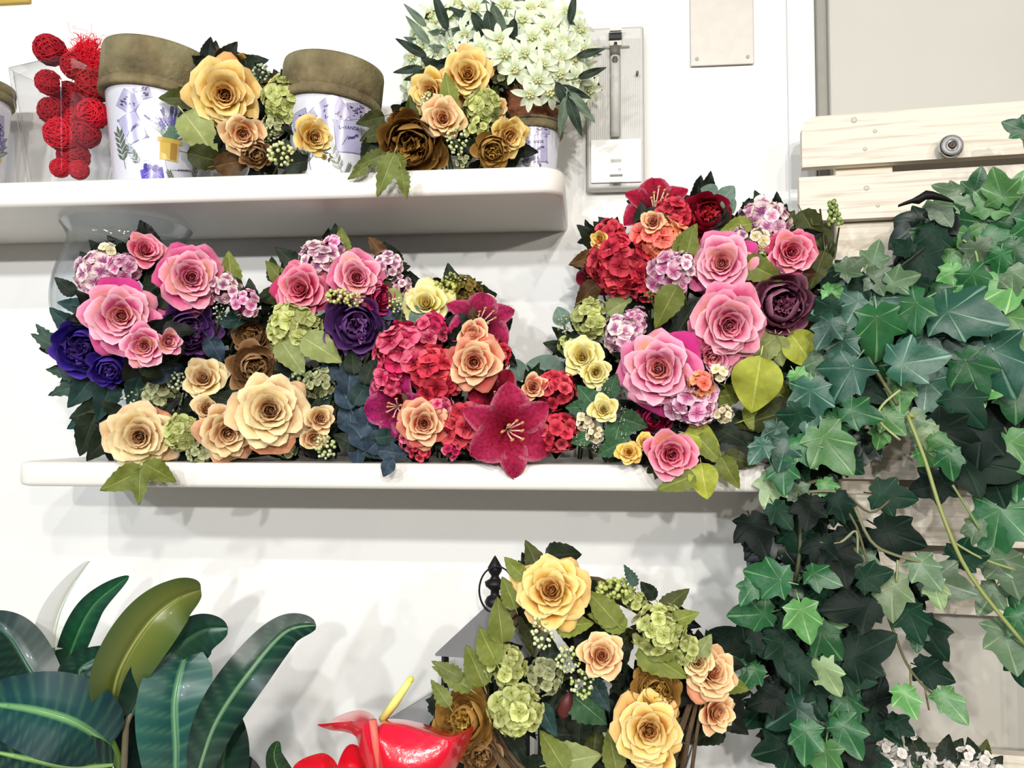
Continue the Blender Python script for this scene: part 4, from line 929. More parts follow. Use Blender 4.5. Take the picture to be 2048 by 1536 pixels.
f = footm(1420, -.10)
B = Bouquet('flower_bouquet', 'large pink rose bouquet with a wine peony, beside the ivy', 'flowers', f, 48)
B.rose(1444, 528, 144, -.215, -.05, .1, PINK2, n=28); B.rose(1458, 650, 162, -.245, .15, -.1, PINK, n=30); B.rose(1318, 738, 172, -.255, -.1, .0, PINK2, n=30); B.rose(1425, 712, 130, -.225, .1, -.4, PINK2, n=24); B.rose(1582, 505, 104, -.205, .15, .05, HOT, .85, 22); B.rose(1342, 908, 112, -.262, .1, -.1, HOT, .75, 18)
B.peony(1562, 610, 152, -.215, .15, .05, P_WINE); B.peony(1305, 838, 74, -.205, 0, 0, P_MAG)
B.hyd(1340, 546, 116, -.215, -.1, .1, H_PK, 'pk', 20, .38); B.hyd(1365, 530, 70, -.225, 0, .2, H_PW, 'pw', 12, .38); B.hyd(1532, 440, 130, -.17, .1, .3, H_PW, 'pw', 24, .34); B.hyd(1245, 668, 108, -.215, -.2, .1, H_PW, 'pw', 20, .36); B.hyd(1270, 640, 70, -.21, 0, .3, H_PK, 'pk', 12, .4); B.hyd(1385, 800, 140, -.25, .1, -.1, H_PK, 'pk', 26, .34); B.hyd(1400, 768, 70, -.27, 0, .1, H_COR, 'cor', 10, .46); B.hyd(1440, 745, 50, -.27, .1, .2, H_CR, 'cr', 7, .5); B.hyd(1450, 828, 50, -.25, .2, 0, H_CR, 'cr', 9, .45); B.hyd(1480, 470, 60, -.19, -.1, .2, H_PW, 'pw', 10, .42); B.hyd(1520, 480, 66, -.20, 0, 0, H_CR, 'cr', 9, .46)
B.berries(1515, 512, 44, -.20, 1.2, c1=(90, 96, 46), c2=(140, 146, 70)); B.berries(1300, 590, 34, -.22, .5, n=16, c1=(90, 96, 46), c2=(140, 146, 70))
for x, y, d, a, Y, k in ((1380, 482, 66, 75, -.22, 'olive'), (1332, 614, 96, -120, -.235, 'olive'), (1525, 542, 92, -25, -.215, 'olive'), (1605, 700, 84, -55, -.22, 'lime'), (1558, 702, 66, -80, -.215, 'palegreen'), (1520, 700, 84, -140, -.21, 'palegreen'), (1512, 770, 120, -100, -.235, 'lime'), (1545, 820, 120, 20, -.20, 'olive'), (1530, 835, 120, -170, -.205, 'darkolive'), (1560, 790, 100, -30, -.2, 'olive'), (1352, 965, 80, 200, -.265, 'olive'), (1408, 962, 72, -80, -.265, 'lime'), (1460, 945, 72, -60, -.25, 'olive'), (1480, 920, 66, -20, -.24, 'darkolive'), (1405, 878, 74, -20, -.235, 'lime'), (1420, 900, 76, -50, -.24, 'olive'), (1470, 455, 66, 190, -.19, 'olive'), (1568, 455, 80, 60, -.165, 'darkolive'), (1625, 460, 90, -60, -.165, 'darkolive'), (1640, 505, 110, -75, -.16, 'darkolive'), (1600, 545, 80, -10, -.18, 'brown'), (1635, 540, 80, -110, -.18, 'darkolive'), (1300, 690, 60, 30, -.21, 'dark'), (1370, 640, 90, 60, -.19, 'dark'), (1400, 850, 80, 0, -.2, 'dark'), (1460, 870, 80, -30, -.2, 'dark'), (1460, 790, 80, 10, -.2, 'olive'), (1500, 860, 90, -40, -.19, 'dark'), (1430, 920, 70, -20, -.21, 'dark'), (1620, 650, 60, -70, -.19, 'olive'), (1550, 570, 80, 180, -.19, 'palegreen')):
    B.leaf(x, y, d, a, Y, k, B.r.uniform(-.2, .2), B.r.uniform(-.1, .3))
# the berry sprig standing out on the right
mb = MB(); base_ = at(1650, 520, -.17)-B.b
for q in ((1665, 400), (1640, 418), (1678, 455), (1652, 470)):
    mb.tube([base_, (base_+at(q[0], q[1]+60, -.17)-B.b)/2+Vector((.003, 0, 0)), at(q[0], q[1], -.17)-B.b], .0013, lin((52, 50, 30)), 5)
for k in range(24):
    t = k/24; a = k*2.4; c = at(1664+t*8, 402+t*50, -.17)-B.b; mb.ball(c+Vector((math.cos(a)*.006*(.5+t), math.sin(a)*.005, 0)), .0032, mix(lin((96, 120, 50)), lin((150, 170, 90)), B.r.random()), nu=7, nv=4)
mb.build('berry_sprig', M['berry'], B.e)
B.filler(['dark', 'darkolive', 'dark'], 2); B.core(18, spread=1.35); B.stems(f)

f = footm(1170, -.07)
B = Bouquet('flower_bouquet', 'pale yellow rose spray with lime hydrangea, left of the big pink bouquet', 'flowers', f, 49)
B.hyd(1182, 632, 110, -.165, -.1, .2, H_GR, 'g', 26, .30); B.hyd(1132, 690, 56, -.15, -.4, 0, H_GR, 'g', 14, .32); B.rose(1165, 715, 88, -.195, -.1, .1, LEMON, .85, 20); B.rose(1192, 745, 66, -.20, .1, -.1, LEMON, .7, 16)
B.leaf(1122, 632, 40, 110, -.14, 'euc'); B.leaf(1240, 610, 60, 30, -.17, 'palegreen'); B.berries(1128, 650, 30, -.15, 1.5, n=16, c1=(150, 156, 70)); B.filler(['dark', 'darkolive'], 2); B.core(); B.stems(f)
f = footm(1225, -.15)
B = Bouquet('flower_bouquet', 'little lemon rose posy with veined green leaves at the shelf front', 'flowers', f, 50)
B.rose(1207, 820, 64, -.25, .05, .1, LEMON, .75, 18); B.rose(1258, 905, 56, -.255, 0, .1, SUN, .9, 16); B.rose(1290, 885, 44, -.25, .2, .2, SUN, .8, 14)
B.hyd(1172, 840, 56, -.235, -.2, 0, H_CR, 'cr', 12, .36); B.hyd(1190, 868, 50, -.24, 0, -.2, H_CR, 'cr', 10, .36); B.hyd(1205, 785, 36, -.23, 0, .3, H_CR, 'cr', 7, .4)
for x, y, d, a in ((1175, 795, 66, 130), (1232, 875, 70, -105), (1268, 845, 60, -20), (1225, 770, 50, 70), (1160, 880, 40, 200), (1215, 900, 50, -150), (1150, 815, 40, 180)): B.leaf(x, y, d, a, -.235, 'rosegreen')
for x, y in ((1215, 780), (1245, 842), (1165, 890), (1190, 895), (1150, 875), (1248, 870), (1248, 818)): B.berries(x, y, 15, -.245, n=5, c1=(240, 240, 230), c2=(255, 255, 250))
B.stems(f)
# ------------------------------------------------------------------ ivy
IV = {}
def ivset(k, c, v): IV[k] = [ivy_mesh(lin(c), lin(v), RG, 1 if i % 2 else .8, 'ivydark' if k in ('dark', 'black') else 'ivy') for i in range(4)]
ivset('blue', (34, 80, 62), (126, 160, 136)); ivset('mid', (36, 92, 50), (124, 164, 112)); ivset('light', (84, 138, 74), (166, 196, 136))
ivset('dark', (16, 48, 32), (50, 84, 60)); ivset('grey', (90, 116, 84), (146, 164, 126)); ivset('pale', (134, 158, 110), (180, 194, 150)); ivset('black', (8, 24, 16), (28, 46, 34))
class Ivy(Bouquet):
    def lf(s, px, py, d, ang, Y, k, tx=None, ty=None):
        p = at(px, py, Y); sc_ = d*mpp(p)*1.0
        n_ = face(p, s.r.uniform(-.35, .35) if tx is None else tx, s.r.uniform(-.2, .5) if ty is None else ty); rot = fr(n_, ang)
        o = place(s.r.choice(IV[k]), 'ivy_leaf', s.e, s.b, p-(rot @ Vector((0, .18, 0)))*sc_, rot, sc_); s.pts.append((p-(rot @ Vector((0, .18, 0)))*sc_, .003)); return o
    def vine(s, pts, r=.0016, c=(120, 128, 84), nm='vine'):
        P = [at(*p)-s.b for p in pts]; Q = []
        for i in range(len(P)-1):
            p0 = P[max(0, i-1)]; p1 = P[i]; p2 = P[i+1]; p3 = P[min(len(P)-1, i+2)]
            for t in (0, .25, .5, .75): Q.append(.5*((2*p1)+(-p0+p2)*t+(2*p0-5*p1+4*p2-p3)*t*t+(-p0+3*p1-3*p2+p3)*t**3))
        Q.append(P[-1]); mb = MB(); mb.tube(Q, r, lin(c), 6); mb.build(nm, M['plain'], s.e)
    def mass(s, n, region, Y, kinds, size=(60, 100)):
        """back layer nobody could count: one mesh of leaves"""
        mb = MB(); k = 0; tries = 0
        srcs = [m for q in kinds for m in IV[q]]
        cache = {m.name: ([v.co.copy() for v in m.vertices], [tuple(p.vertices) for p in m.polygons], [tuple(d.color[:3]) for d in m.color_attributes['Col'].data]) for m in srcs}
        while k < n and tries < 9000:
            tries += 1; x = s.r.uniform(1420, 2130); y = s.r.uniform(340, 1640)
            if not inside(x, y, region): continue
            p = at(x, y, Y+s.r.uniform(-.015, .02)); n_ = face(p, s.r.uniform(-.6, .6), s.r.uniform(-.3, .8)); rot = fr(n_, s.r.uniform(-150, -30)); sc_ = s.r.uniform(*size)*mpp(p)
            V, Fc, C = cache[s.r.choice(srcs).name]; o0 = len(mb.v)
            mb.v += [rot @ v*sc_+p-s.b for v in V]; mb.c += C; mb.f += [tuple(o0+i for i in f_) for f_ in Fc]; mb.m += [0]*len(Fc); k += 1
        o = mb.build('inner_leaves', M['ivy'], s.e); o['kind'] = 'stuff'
def inside(x, y, poly):
    r_ = False; j = len(poly)-1
    for i in range(len(poly)):
        xi, yi = poly[i]; xj, yj = poly[j]
        if (yi > y) != (yj > y) and x < (xj-xi)*(y-yi)/(yj-yi)+xi: r_ = not r_
        j = i
    return r_
# main plant
b = at(1560, 950, -.13); b.z = SHELF_MID
I = Ivy('ivy_plant', 'large dark green ivy spreading right of the pink rose bouquet', 'plant', b, 61)
main = [(1694, 611, 120, 190, 'blue'), (1757, 655, 115, -80, 'mid'), (1685, 695, 85, -100, 'blue'), (1691, 753, 120, -130, 'blue'), (1887, 658, 150, -30, 'blue'), (1925, 628, 150, -20, 'blue'), (1621, 801, 112, -90, 'blue'), (1875, 778, 135, -40, 'blue'), (1716, 826, 84, -20, 'mid'), (1668, 852, 84, -80, 'mid'), (1995, 728, 150, -70, 'blue'), (1940, 740, 110, -60, 'mid'), (1827, 722, 120, 10, 'blue'), (1815, 620, 110, -150, 'mid'), (1840, 690, 110, -110, 'blue'), (2030, 650, 120, -60, 'light'), (2007, 575, 120, 200, 'light'), (1760, 725, 90, -60, 'mid'), (1640, 730, 80, -110, 'grey'), (1655, 660, 80, -120, 'blue'), (1760, 595, 80, 10, 'blue'), (1650, 620, 70, 200, 'dark'), (1860, 600, 90, -70, 'dark'), (1600, 760, 60, -60, 'light'), (1590, 840, 80, -120, 'dark'), (1740, 780, 80, -30, 'dark'), (1800, 780, 80, -90, 'light'), (1780, 840, 70, -60, 'light'), (1830, 850, 80, -70, 'grey'), (1930, 810, 100, -50, 'dark'), (1990, 830, 110, -110, 'black'), (2030, 780, 100, -80, 'mid'), (1960, 780, 80, -20, 'light'), (1570, 900, 80, -100, 'blue'), (1610, 900, 80, -60, 'mid'), (1550, 870, 70, -100, 'blue'), (1590, 860, 60, 60, 'blue'), (1520, 900, 60, -120, 'blue'),
 (1660, 892, 120, -60, 'light'), (1542, 976, 84, -110, 'pale'), (1655, 977, 56, -60, 'light'), (1565, 946, 80, -90, 'mid'), (1600, 990, 60, -80, 'grey'), (1954, 925, 150, -20, 'dark'), (1990, 960, 110, -60, 'dark'), (1868, 972, 90, -160, 'black'), (1995, 1045, 150, -100, 'mid'), (2030, 900, 100, -60, 'light'), (1860, 880, 70, -70, 'pale'), (1850, 910, 60, -90, 'light'), (1700, 930, 60, -40, 'dark'), (1600, 940, 70, -60, 'dark'), (1760, 870, 56, -110, 'light'), (1900, 870, 120, -20, 'black'), (1960, 880, 110, -100, 'black'), (2035, 960, 80, -90, 'mid'),
 (1700, 535, 66, 30, 'grey'), (1680, 545, 56, -120, 'dark'), (1748, 515, 66, 70, 'grey'), (1764, 560, 76, -20, 'grey'), (1718, 570, 60, -60, 'dark'), (1800, 560, 70, 20, 'grey'), (1668, 585, 56, -20, 'light')]
for x, y, d, a, k in main: I.lf(x, y, d, a, -.24+I.r.uniform(-.03, .02)+(.02 if k in ('dark', 'black') else 0), k)
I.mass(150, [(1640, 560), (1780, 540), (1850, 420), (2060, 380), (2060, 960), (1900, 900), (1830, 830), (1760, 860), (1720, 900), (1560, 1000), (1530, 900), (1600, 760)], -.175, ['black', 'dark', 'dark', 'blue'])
I.vine([(1580, 900, -.14), (1640, 800, -.16), (1720, 700, -.17), (1800, 790, -.20), (1850, 900, -.2)], .003); I.vine([(1735, 715, -.235), (1770, 770, -.245), (1795, 810, -.24)], .0025, (110, 108, 72))
I.vine([(1800, 780, -.25), (1765, 810, -.25), (1757, 840, -.25), (1800, 880, -.25)], .0016, (170, 180, 120)); I.vine([(1700, 580, -.23), (1712, 540, -.23), (1722, 508, -.23)], .0014, (130, 140, 100)); I.vine([(1715, 575, -.23), (1722, 552, -.23), (1735, 530, -.23)], .0014, (130, 140, 100)); I.vine([(1700, 570, -.22), (1780, 545, -.21), (1850, 495, -.2)], .0014, (60, 62, 44))
I.vine([(1640, 790, -.21), (1640, 830, -.25), (1655, 880, -.25)], .0014, (130, 160, 120))
# bright ivy upper right
b = at(2040, 640, -.10)
I = Ivy('ivy_plant', 'lighter green ivy with small leaves climbing the slatted panel at upper right', 'plant', b, 62)
up = [(1919, 520, 112, -80, 'light'), (1843, 530, 104, -100, 'dark'), (1880, 590, 70, -100, 'mid'), (1906, 450, 92, -70, 'mid'), (1866, 478, 80, -100, 'dark'), (1940, 480, 70, -80, 'light'), (1880, 420, 70, -60, 'grey'), (1945, 430, 80, -110, 'grey'), (1985, 400, 90, 80, 'light'), (2020, 430, 80, 60, 'mid'), (2000, 380, 80, 100, 'light'), (1960, 510, 80, -70, 'grey'), (1990, 480, 80, -60, 'mid'), (2030, 510, 80, -90, 'mid'), (1980, 560, 80, -110, 'grey'), (2025, 560, 80, -90, 'grey'), (1930, 410, 60, 150, 'grey'), (2035, 380, 60, 60, 'light'), (2000, 520, 60, -100, 'mid'), (1900, 380, 60, 150, 'grey'), (1950, 375, 60, 80, 'mid'), (1905, 555, 70, -90, 'light'), (1950, 560, 80, -70, 'mid'), (1830, 570, 60, -140, 'dark'), (2060, 460, 80, -90, 'mid'), (1808, 495, 50, 140, 'dark'), (2040, 255, 60, 150, 'mid'), (1965, 455, 60, -30, 'light'), (2045, 420, 70, -60, 'light')]
for x, y, d, a, k in up: I.lf(x, y, d, a, -.215+I.r.uniform(-.02, .02), k)
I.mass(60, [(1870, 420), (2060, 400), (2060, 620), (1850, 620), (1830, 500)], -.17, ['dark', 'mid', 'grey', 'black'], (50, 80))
mb = MB(); P = []; C = []
for j in range(9):   # dark dried leaf curling out to the left
    v = j/8; x = 1908-v*112; y = 408-14*math.sin(v*PI)+(-4 if j < 5 else 4); hw = 15*math.sin(PI*min(.96, v*.75+.08))**1.2*(1 if v < .7 else .5)+1
    P.append([at(x, y-hw*.6, -.235)-I.b, at(x, y, -.242)-I.b, at(x, y+hw*.6, -.23)-I.b]); C.append([lin((14, 12, 10))]*3)
mb.grid(P, C); mb.build('dried_leaf', M['leaf'], I.e)
I.vine([(2040, 640, -.10), (2000, 560, -.18), (1940, 480, -.2), (1915, 440, -.2)], .0022); I.vine([(2060, 600, -.15), (2040, 500, -.18), (1990, 400, -.19)], .0022); I.vine([(2060, 500, -.18), (2060, 360, -.2), (2045, 260, -.2)], .0022); I.vine([(1925, 480, -.21), (1950, 500, -.215), (1958, 550, -.21)], .0014, (150, 170, 100))
# hanging column
b = at(1600, 985, -.24)
I = Ivy('ivy_plant', 'trailing dark ivy hanging below the shelf end down to the counter', 'plant', b, 63)
hang = [(1510, 1062, 96, -70, 'black'), (1590, 1070, 90, -80, 'dark'), (1560, 1030, 70, -60, 'dark'), (1620, 1020, 80, -100, 'black'), (1792, 1072, 112, -20, 'black'), (1716, 1085, 104, -60, 'black'), (1780, 992, 90, -10, 'dark'), (1786, 1186, 100, -80, 'pale'), (1730, 1120, 70, -40, 'grey'), (1745, 1155, 80, 10, 'dark'), (1830, 1180, 80, 0, 'black'), (1542, 1157, 94, 170, 'mid'), (1575, 1165, 70, -60, 'mid'), (1640, 1151, 72, -30, 'mid'), (1680, 1120, 100, -80, 'black'), (1716, 1215, 112, 190, 'black'), (1640, 1100, 80, -90, 'black'), (1821, 1240, 92, -70, 'dark'), (1857, 1268, 92, -50, 'dark'), (1835, 1270, 50, -90, 'mid'), (1606, 1236, 90, -80, 'light'), (1510, 1230, 92, 190, 'mid'), (1474, 1285, 104, 150, 'black'), (1652, 1278, 90, -50, 'mid'), (1730, 1305, 130, 20, 'dark'), (1700, 1265, 84, -60, 'dark'), (1864, 1342, 84, -20, 'dark'), (1813, 1398, 68, -80, 'light'), (1897, 1405, 72, -60, 'light'), (1652, 1348, 78, -60, 'pale'), (1568, 1308, 104, -90, 'dark'), (1504, 1348, 70, -120, 'mid'), (1600, 1345, 80, -80, 'dark'), (1578, 1425, 104, -150, 'blue'), (1696, 1409, 84, -70, 'mid'), (1755, 1389, 76, 70, 'black'), (1696, 1469, 92, -60, 'mid'), (1639, 1456, 80, -80, 'mid'), (1561, 1500, 112, 200, 'dark'), (1650, 1518, 92, -90, 'light'), (1763, 1460, 94, -30, 'dark'), (1610, 1480, 90, -90, 'mid'), (1620, 1390, 84, -60, 'dark'), (1540, 1400, 84, -160, 'black'), (1720, 1510, 90, -90, 'black'), (1590, 1530, 90, -100, 'mid'), (1500, 1180, 60, -120, 'mid'), (1545, 1250, 70, -100, 'dark'), (1590, 1200, 80, -70, 'dark'), (1660, 1200, 76, -60, 'dark'), (1640, 1230, 90, -30, 'light'), (1700, 1350, 90, -20, 'dark'), (1750, 1530, 70, -60, 'dark'), (1470, 1330, 50, 160, 'mid'), (1520, 1290, 60, -60, 'dark'), (1800, 1450, 60, -30, 'dark'), (1680, 1010, 70, -60, 'dark'), (1640, 1320, 60, -60, 'mid')]
for x, y, d, a, k in hang: I.lf(x, y, d, a, -.27+I.r.uniform(-.03, .02)+(.02 if k in ('dark', 'black') else 0), k)
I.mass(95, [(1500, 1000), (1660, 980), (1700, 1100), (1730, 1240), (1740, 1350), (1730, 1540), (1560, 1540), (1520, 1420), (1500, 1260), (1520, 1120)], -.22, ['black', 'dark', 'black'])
I.vine([(1640, 960, -.235), (1600, 985, -.24), (1600, 1100, -.25), (1580, 1250, -.25), (1600, 1400, -.25), (1650, 1530, -.25)], .0026, (70, 74, 48)); I.vine([(1600, 985, -.24), (1690, 990, -.26), (1740, 1080, -.27), (1790, 1110, -.27), (1870, 1130, -.27)], .002, (120, 120, 88))
I.vine([(1620, 990, -.25), (1700, 1030, -.26), (1740, 1140, -.26), (1790, 1270, -.26), (1815, 1330, -.26), (1850, 1375, -.26), (1885, 1400, -.26)], .0016, (104, 98, 70)); I.vine([(1640, 1085, -.26), (1680, 1085, -.26), (1712, 1062, -.26), (1715, 1110, -.26)], .0016, (140, 146, 106)); I.vine([(1820, 1330, -.26), (1822, 1390, -.26)], .0012, (120, 120, 84)); I.vine([(1850, 1378, -.26), (1858, 1420, -.26)], .0011, (120, 110, 80)); I.vine([(1690, 985, -.25), (1740, 1025, -.26), (1780, 1000, -.26)], .0014, (90, 84, 58)); I.vine([(1795, 1120, -.27), (1793, 1165, -.27)], .0014, (150, 156, 110))
# right strand
b = at(1850, 840, -.22)
I = Ivy('ivy_plant', 'long grey green ivy strand hanging from a pale cane at the right edge', 'plant', b, 64)
for x, y, d, a, k in ((1887, 1165, 112, -20, 'grey'), (1850, 1140, 84, -60, 'grey'), (2020, 1140, 110, -80, 'grey'), (1980, 1195, 80, -120, 'grey'), (2015, 1285, 112, -90, 'grey'), (2045, 1250, 90, -60, 'mid'), (1930, 1110, 84, 10, 'dark'), (1950, 1060, 60, -100, 'grey'), (1900, 920, 70, -80, 'mid'), (1880, 890, 60, -60, 'light'), (1870, 1180, 60, -70, 'pale'), (2045, 1180, 80, -90, 'mid'), (1985, 1130, 70, -30, 'grey'), (2040, 1330, 70, -80, 'dark')): I.lf(x, y, d, a, -.265+I.r.uniform(-.02, .02), k)
I.vine([(1815, 830, -.24), (1850, 920, -.255), (1885, 1030, -.27), (1940, 1150, -.275), (2050, 1290, -.28)], .0024, (150, 158, 92)); I.vine([(1905, 970, -.27), (1930, 1010, -.27), (1960, 1060, -.27)], .0015, (130, 146, 90)); I.vine([(1900, 1080, -.27), (1960, 1115, -.27), (2030, 1140, -.27)], .0015, (150, 160, 100)); I.vine([(1850, 840, -.22), (1818, 830, -.235)], .003, (150, 158, 92))
I.vine([(1850, 840, -.22), (1860, 860, -.24), (1880, 885, -.25)], .0015, (130, 146, 90))

# pale plant at the bottom right
def on_counter(px, Y): p = at(px, 1500, Y); p.z = COUNTER; return p
def tub(name, base, r_, h, m, parent):
    mb = MB(); mb.lathe([(.001, 0), (r_*.72, 0), (r_*.76, .004), (r_, h-.012), (r_*1.05, h-.012), (r_*1.05, h), (r_*.94, h), (r_*.9, h-.02), (.001, h-.02)], 32); return mb.build(name, m, parent)
b = on_counter(1850, -.20)
B = Bouquet('begonia_plant', 'white blossomed plant at the bottom edge beneath the slatted panel', 'plant', b, 71)
tub('planter', b, .06, .085, M['potgrey'], B.e)
for x, y, d in ((1765, 1495, 56), (1795, 1508, 60), (1850, 1515, 56), (1930, 1512, 50), (1965, 1520, 50), (1815, 1540, 60), (1890, 1535, 60), (1825, 1470, 22), (1770, 1530, 60), (1990, 1540, 50)):
    B.hyd(x, y, d, -.24, B.r.uniform(-.3, .3), .2, L_(c=(214, 204, 190), e=(236, 232, 226), e2=(226, 224, 222), dot=(190, 190, 120)), 'wh', 7, .5)
for x, y, d, a, k in ((1830, 1490, 70, 120, 'dark'), (1893, 1498, 60, 80, 'dark'), (1912, 1500, 56, 60, 'dark'), (1945, 1500, 50, 110, 'dark'), (1970, 1500, 44, 80, 'darkolive'), (1800, 1535, 70, 150, 'rosegreen'), (1870, 1530, 70, 60, 'rosegreen'), (1750, 1540, 60, 130, 'rosegreen'), (1900, 1545, 70, 100, 'olive'), (1990, 1530, 50, 50, 'dark')): B.leaf(x, y, d, a, -.235, k)
B.stems((b.x, b.y, b.z+.07), th=.0013)

# ------------------------------------------------------------------ lantern
def lantern():
    ap = at(990, 1203, -.20); s = mpp(ap); b = ap.copy(); b.z = COUNTER
    e = thing('lantern', b, 'grey metal lantern with a pyramid roof and ring, behind the yellow rose wreath', 'lantern')
    za = ap.z-COUNTER; ze = at(872, 1283, -.20).z-COUNTER; hw = (ap-at(872, 1283, -.20)).length*.92
    rot = R(38)
    def c(q, r_, z): return Vector((r_*math.cos(rot+q*PI/2), r_*math.sin(rot+q*PI/2), z))
    mb = MB(); A = Vector((0, 0, za)); tp = [c(q, hw*.08, za) for q in range(4)]
    for q in range(4): mb.poly([c(q, hw, ze), c(q+1, hw, ze), tp[(q+1) % 4], tp[q]], (1, 1, 1)); mb.poly([c(q, hw, ze-.003), c(q, hw, ze), c(q+1, hw, ze), c(q+1, hw, ze-.003)][::-1], (1, 1, 1))
    mb.poly([c(q, hw, ze-.003) for q in range(4)], (1, 1, 1)); mb.poly(tp, (1, 1, 1)); mb.build('roof', M['zinc'], e, smooth=False)
    for q in range(4):
        p = c(q, hw*.84, 0); mb = MB(); mb.box((p.x, p.y, (ze-.003+.02)/2), (.007, .007, ze-.023), rot=Matrix.Rotation(rot, 3, 'Z')); mb.build('post', M['dark'], e, smooth=False)
        mb = MB(); a_, b_ = c(q, hw*.80, .02), c(q+1, hw*.80, .02); mb.poly([a_, b_, b_+Vector((0, 0, ze-.03)), a_+Vector((0, 0, ze-.03))], (1, 1, 1)); mb.build('pane', M['glass'], e, smooth=False)
    mb = MB(); mb.box((0, 0, .01), (hw*1.30, hw*1.30, .02), rot=Matrix.Rotation(rot+PI/4, 3, 'Z')); mb.build('base', M['zinc'], e, smooth=False)
    mb = MB(); z = za; k = s
    mb.lathe([(.012, z-.006), (.014, z), (.011, z+.006), (.006, z+.009), (.006, z+.015), (.013, z+.021), (.014, z+.026), (.007, z+.030), (.005, z+.034), (.009, z+.040), (.010, z+.045), (.006, z+.052), (.0025, z+.058), (.0005, z+.061)], 20)
    fi = mb.build('finial', M['dark'], e)
    mb = MB(); r_ = .031; mb.tube([RIGHT*(math.cos(t*2*PI/30)*r_*.75+.004)+Vector((0, 0, z+.018+math.sin(t*2*PI/30)*r_))+Vector((0, -.014, 0)) for t in range(31)], .0013, n=6); mb.build('ring', M['dark'], fi)
    return b
lb = lantern()
# flat grey board leaning at the left of the lantern
mb = MB(); pts = [(742, 1460), (862, 1388), (900, 1420), (900, 1600), (742, 1600)]; 
P0 = [at(x, y, -.19) for x, y in pts]; o_ = Vector((P0[0].x, -.19, COUNTER)); P0 = [p-o_ for p in P0]; P0[3].z = P0[4].z = 0.0
mb.poly(P0, (1, 1, 1)); mb.poly([p+Vector((0, .008, 0)) for p in reversed(P0)], (1, 1, 1))
for k in range(5):
    p, q = P0[k], P0[(k+1) % 5]; mb.poly([p, p+Vector((0, .008, 0)), q+Vector((0, .008, 0)), q], (1, 1, 1))
o = mb.build('grey_board', mat('grey_board', (150, 150, 150), .7, noisy=.08), loc=o_, smooth=False); tag(o, 'grey gabled board standing behind the red anthurium', 'board')

# ------------------------------------------------------------------ rose wreath in front of the lantern
WY = -.40
c0 = at(1170, 1380, WY+.045); rw = 200*mpp(c0)
b = Vector((c0.x, c0.y, COUNTER)); 
B = Bouquet('rose_wreath', 'round yellow rose and green hydrangea wreath in front of the lantern', 'wreath', b, 81)
mb = MB(); rng = random.Random(9); nrm = face(c0, 0, 0); u_ = RIGHT; v_ = nrm.cross(u_).normalized()
for k in range(16):
    ph = rng.random()*6; q = rng.uniform(.93, 1.07); fr_ = rng.randint(2, 4)
    mb.tube([c0-B.b+(u_*math.cos(t*2*PI/40)+v_*math.sin(t*2*PI/40))*rw*(q+.03*math.sin(fr_*t*2*PI/40+ph))+nrm*(.012*math.sin(fr_*t*2*PI/40*2+ph)) for t in range(41)], .0028, n=5, cap=False)
mb.build('wicker_ring', M['wicker'], B.e)
# bundle of twigs showing at the lower right
mb = MB()
for k in range(14): 
    j = rng.uniform(-22, 22); mb.tube([at(1395+j*.5, 1395+j*.3, WY+.02)-B.b, at(1375+j, 1470, WY+.0)-B.b, at(1350+j*1.3, 1600+j, WY+.01)-B.b], .0018, n=5)
mb.build('twigs', M['wicker'], B.e)
B.rose(1103, 1183, 158, WY-.02, -.05, .15, YEL, n=28); B.rose(1203, 1312, 98, WY-.03, .1, .05, PEACH, .8, 20); B.rose(1298, 1462, 150, WY-.03, .1, -.15, YEL, n=26); B.rose(1425, 1345, 118, WY, .35, .1, PEACH, n=24); B.rose(1395, 1325, 74, WY-.005, .1, .1, CREAM, .7, 16); B.rose(1432, 1425, 86, WY+.01, .5, -.3, PEACH, .85, 18); B.rose(1300, 1500, 100, WY-.02, -.3, -.3, YEL, .8, 16)
B.peony(928, 1440, 138, WY, -.2, .0, P_GOLD); B.peony(1312, 1385, 116, WY-.01, .1, .1, P_GOLD); B.peony(960, 1510, 90, WY, 0, -.3, P_TAN)
B.hyd(1325, 1255, 136, WY-.01, .15, .2, H_GR, 'g', 26, .32); B.hyd(1375, 1300, 76, WY-.01, .3, 0, H_GR, 'g', 14, .38); B.hyd(1030, 1420, 140, WY-.02, -.05, -.05, H_GR, 'g', 28, .32); B.hyd(1010, 1330, 104, WY-.01, -.1, .2, H_GR, 'g', 16, .38); B.hyd(1090, 1350, 96, WY+.01, 0, 0, H_GY, 'gy', 16, .34); B.hyd(1270, 1200, 60, WY+.01, 0, .3, H_GR, 'g', 10, .4)
B.berries(1085, 1262, 58, WY-.035, 1.4, c1=(206, 214, 150), c2=(240, 242, 210)); B.berries(1138, 1318, 60, WY-.03, 1.0, c1=(180, 196, 110)); B.berries(1165, 1368, 56, WY-.03, 1.2, c1=(190, 204, 120)); B.berries(1228, 1178, 82, WY, .6, c1=(150, 170, 70), c2=(214, 220, 140), n=46)
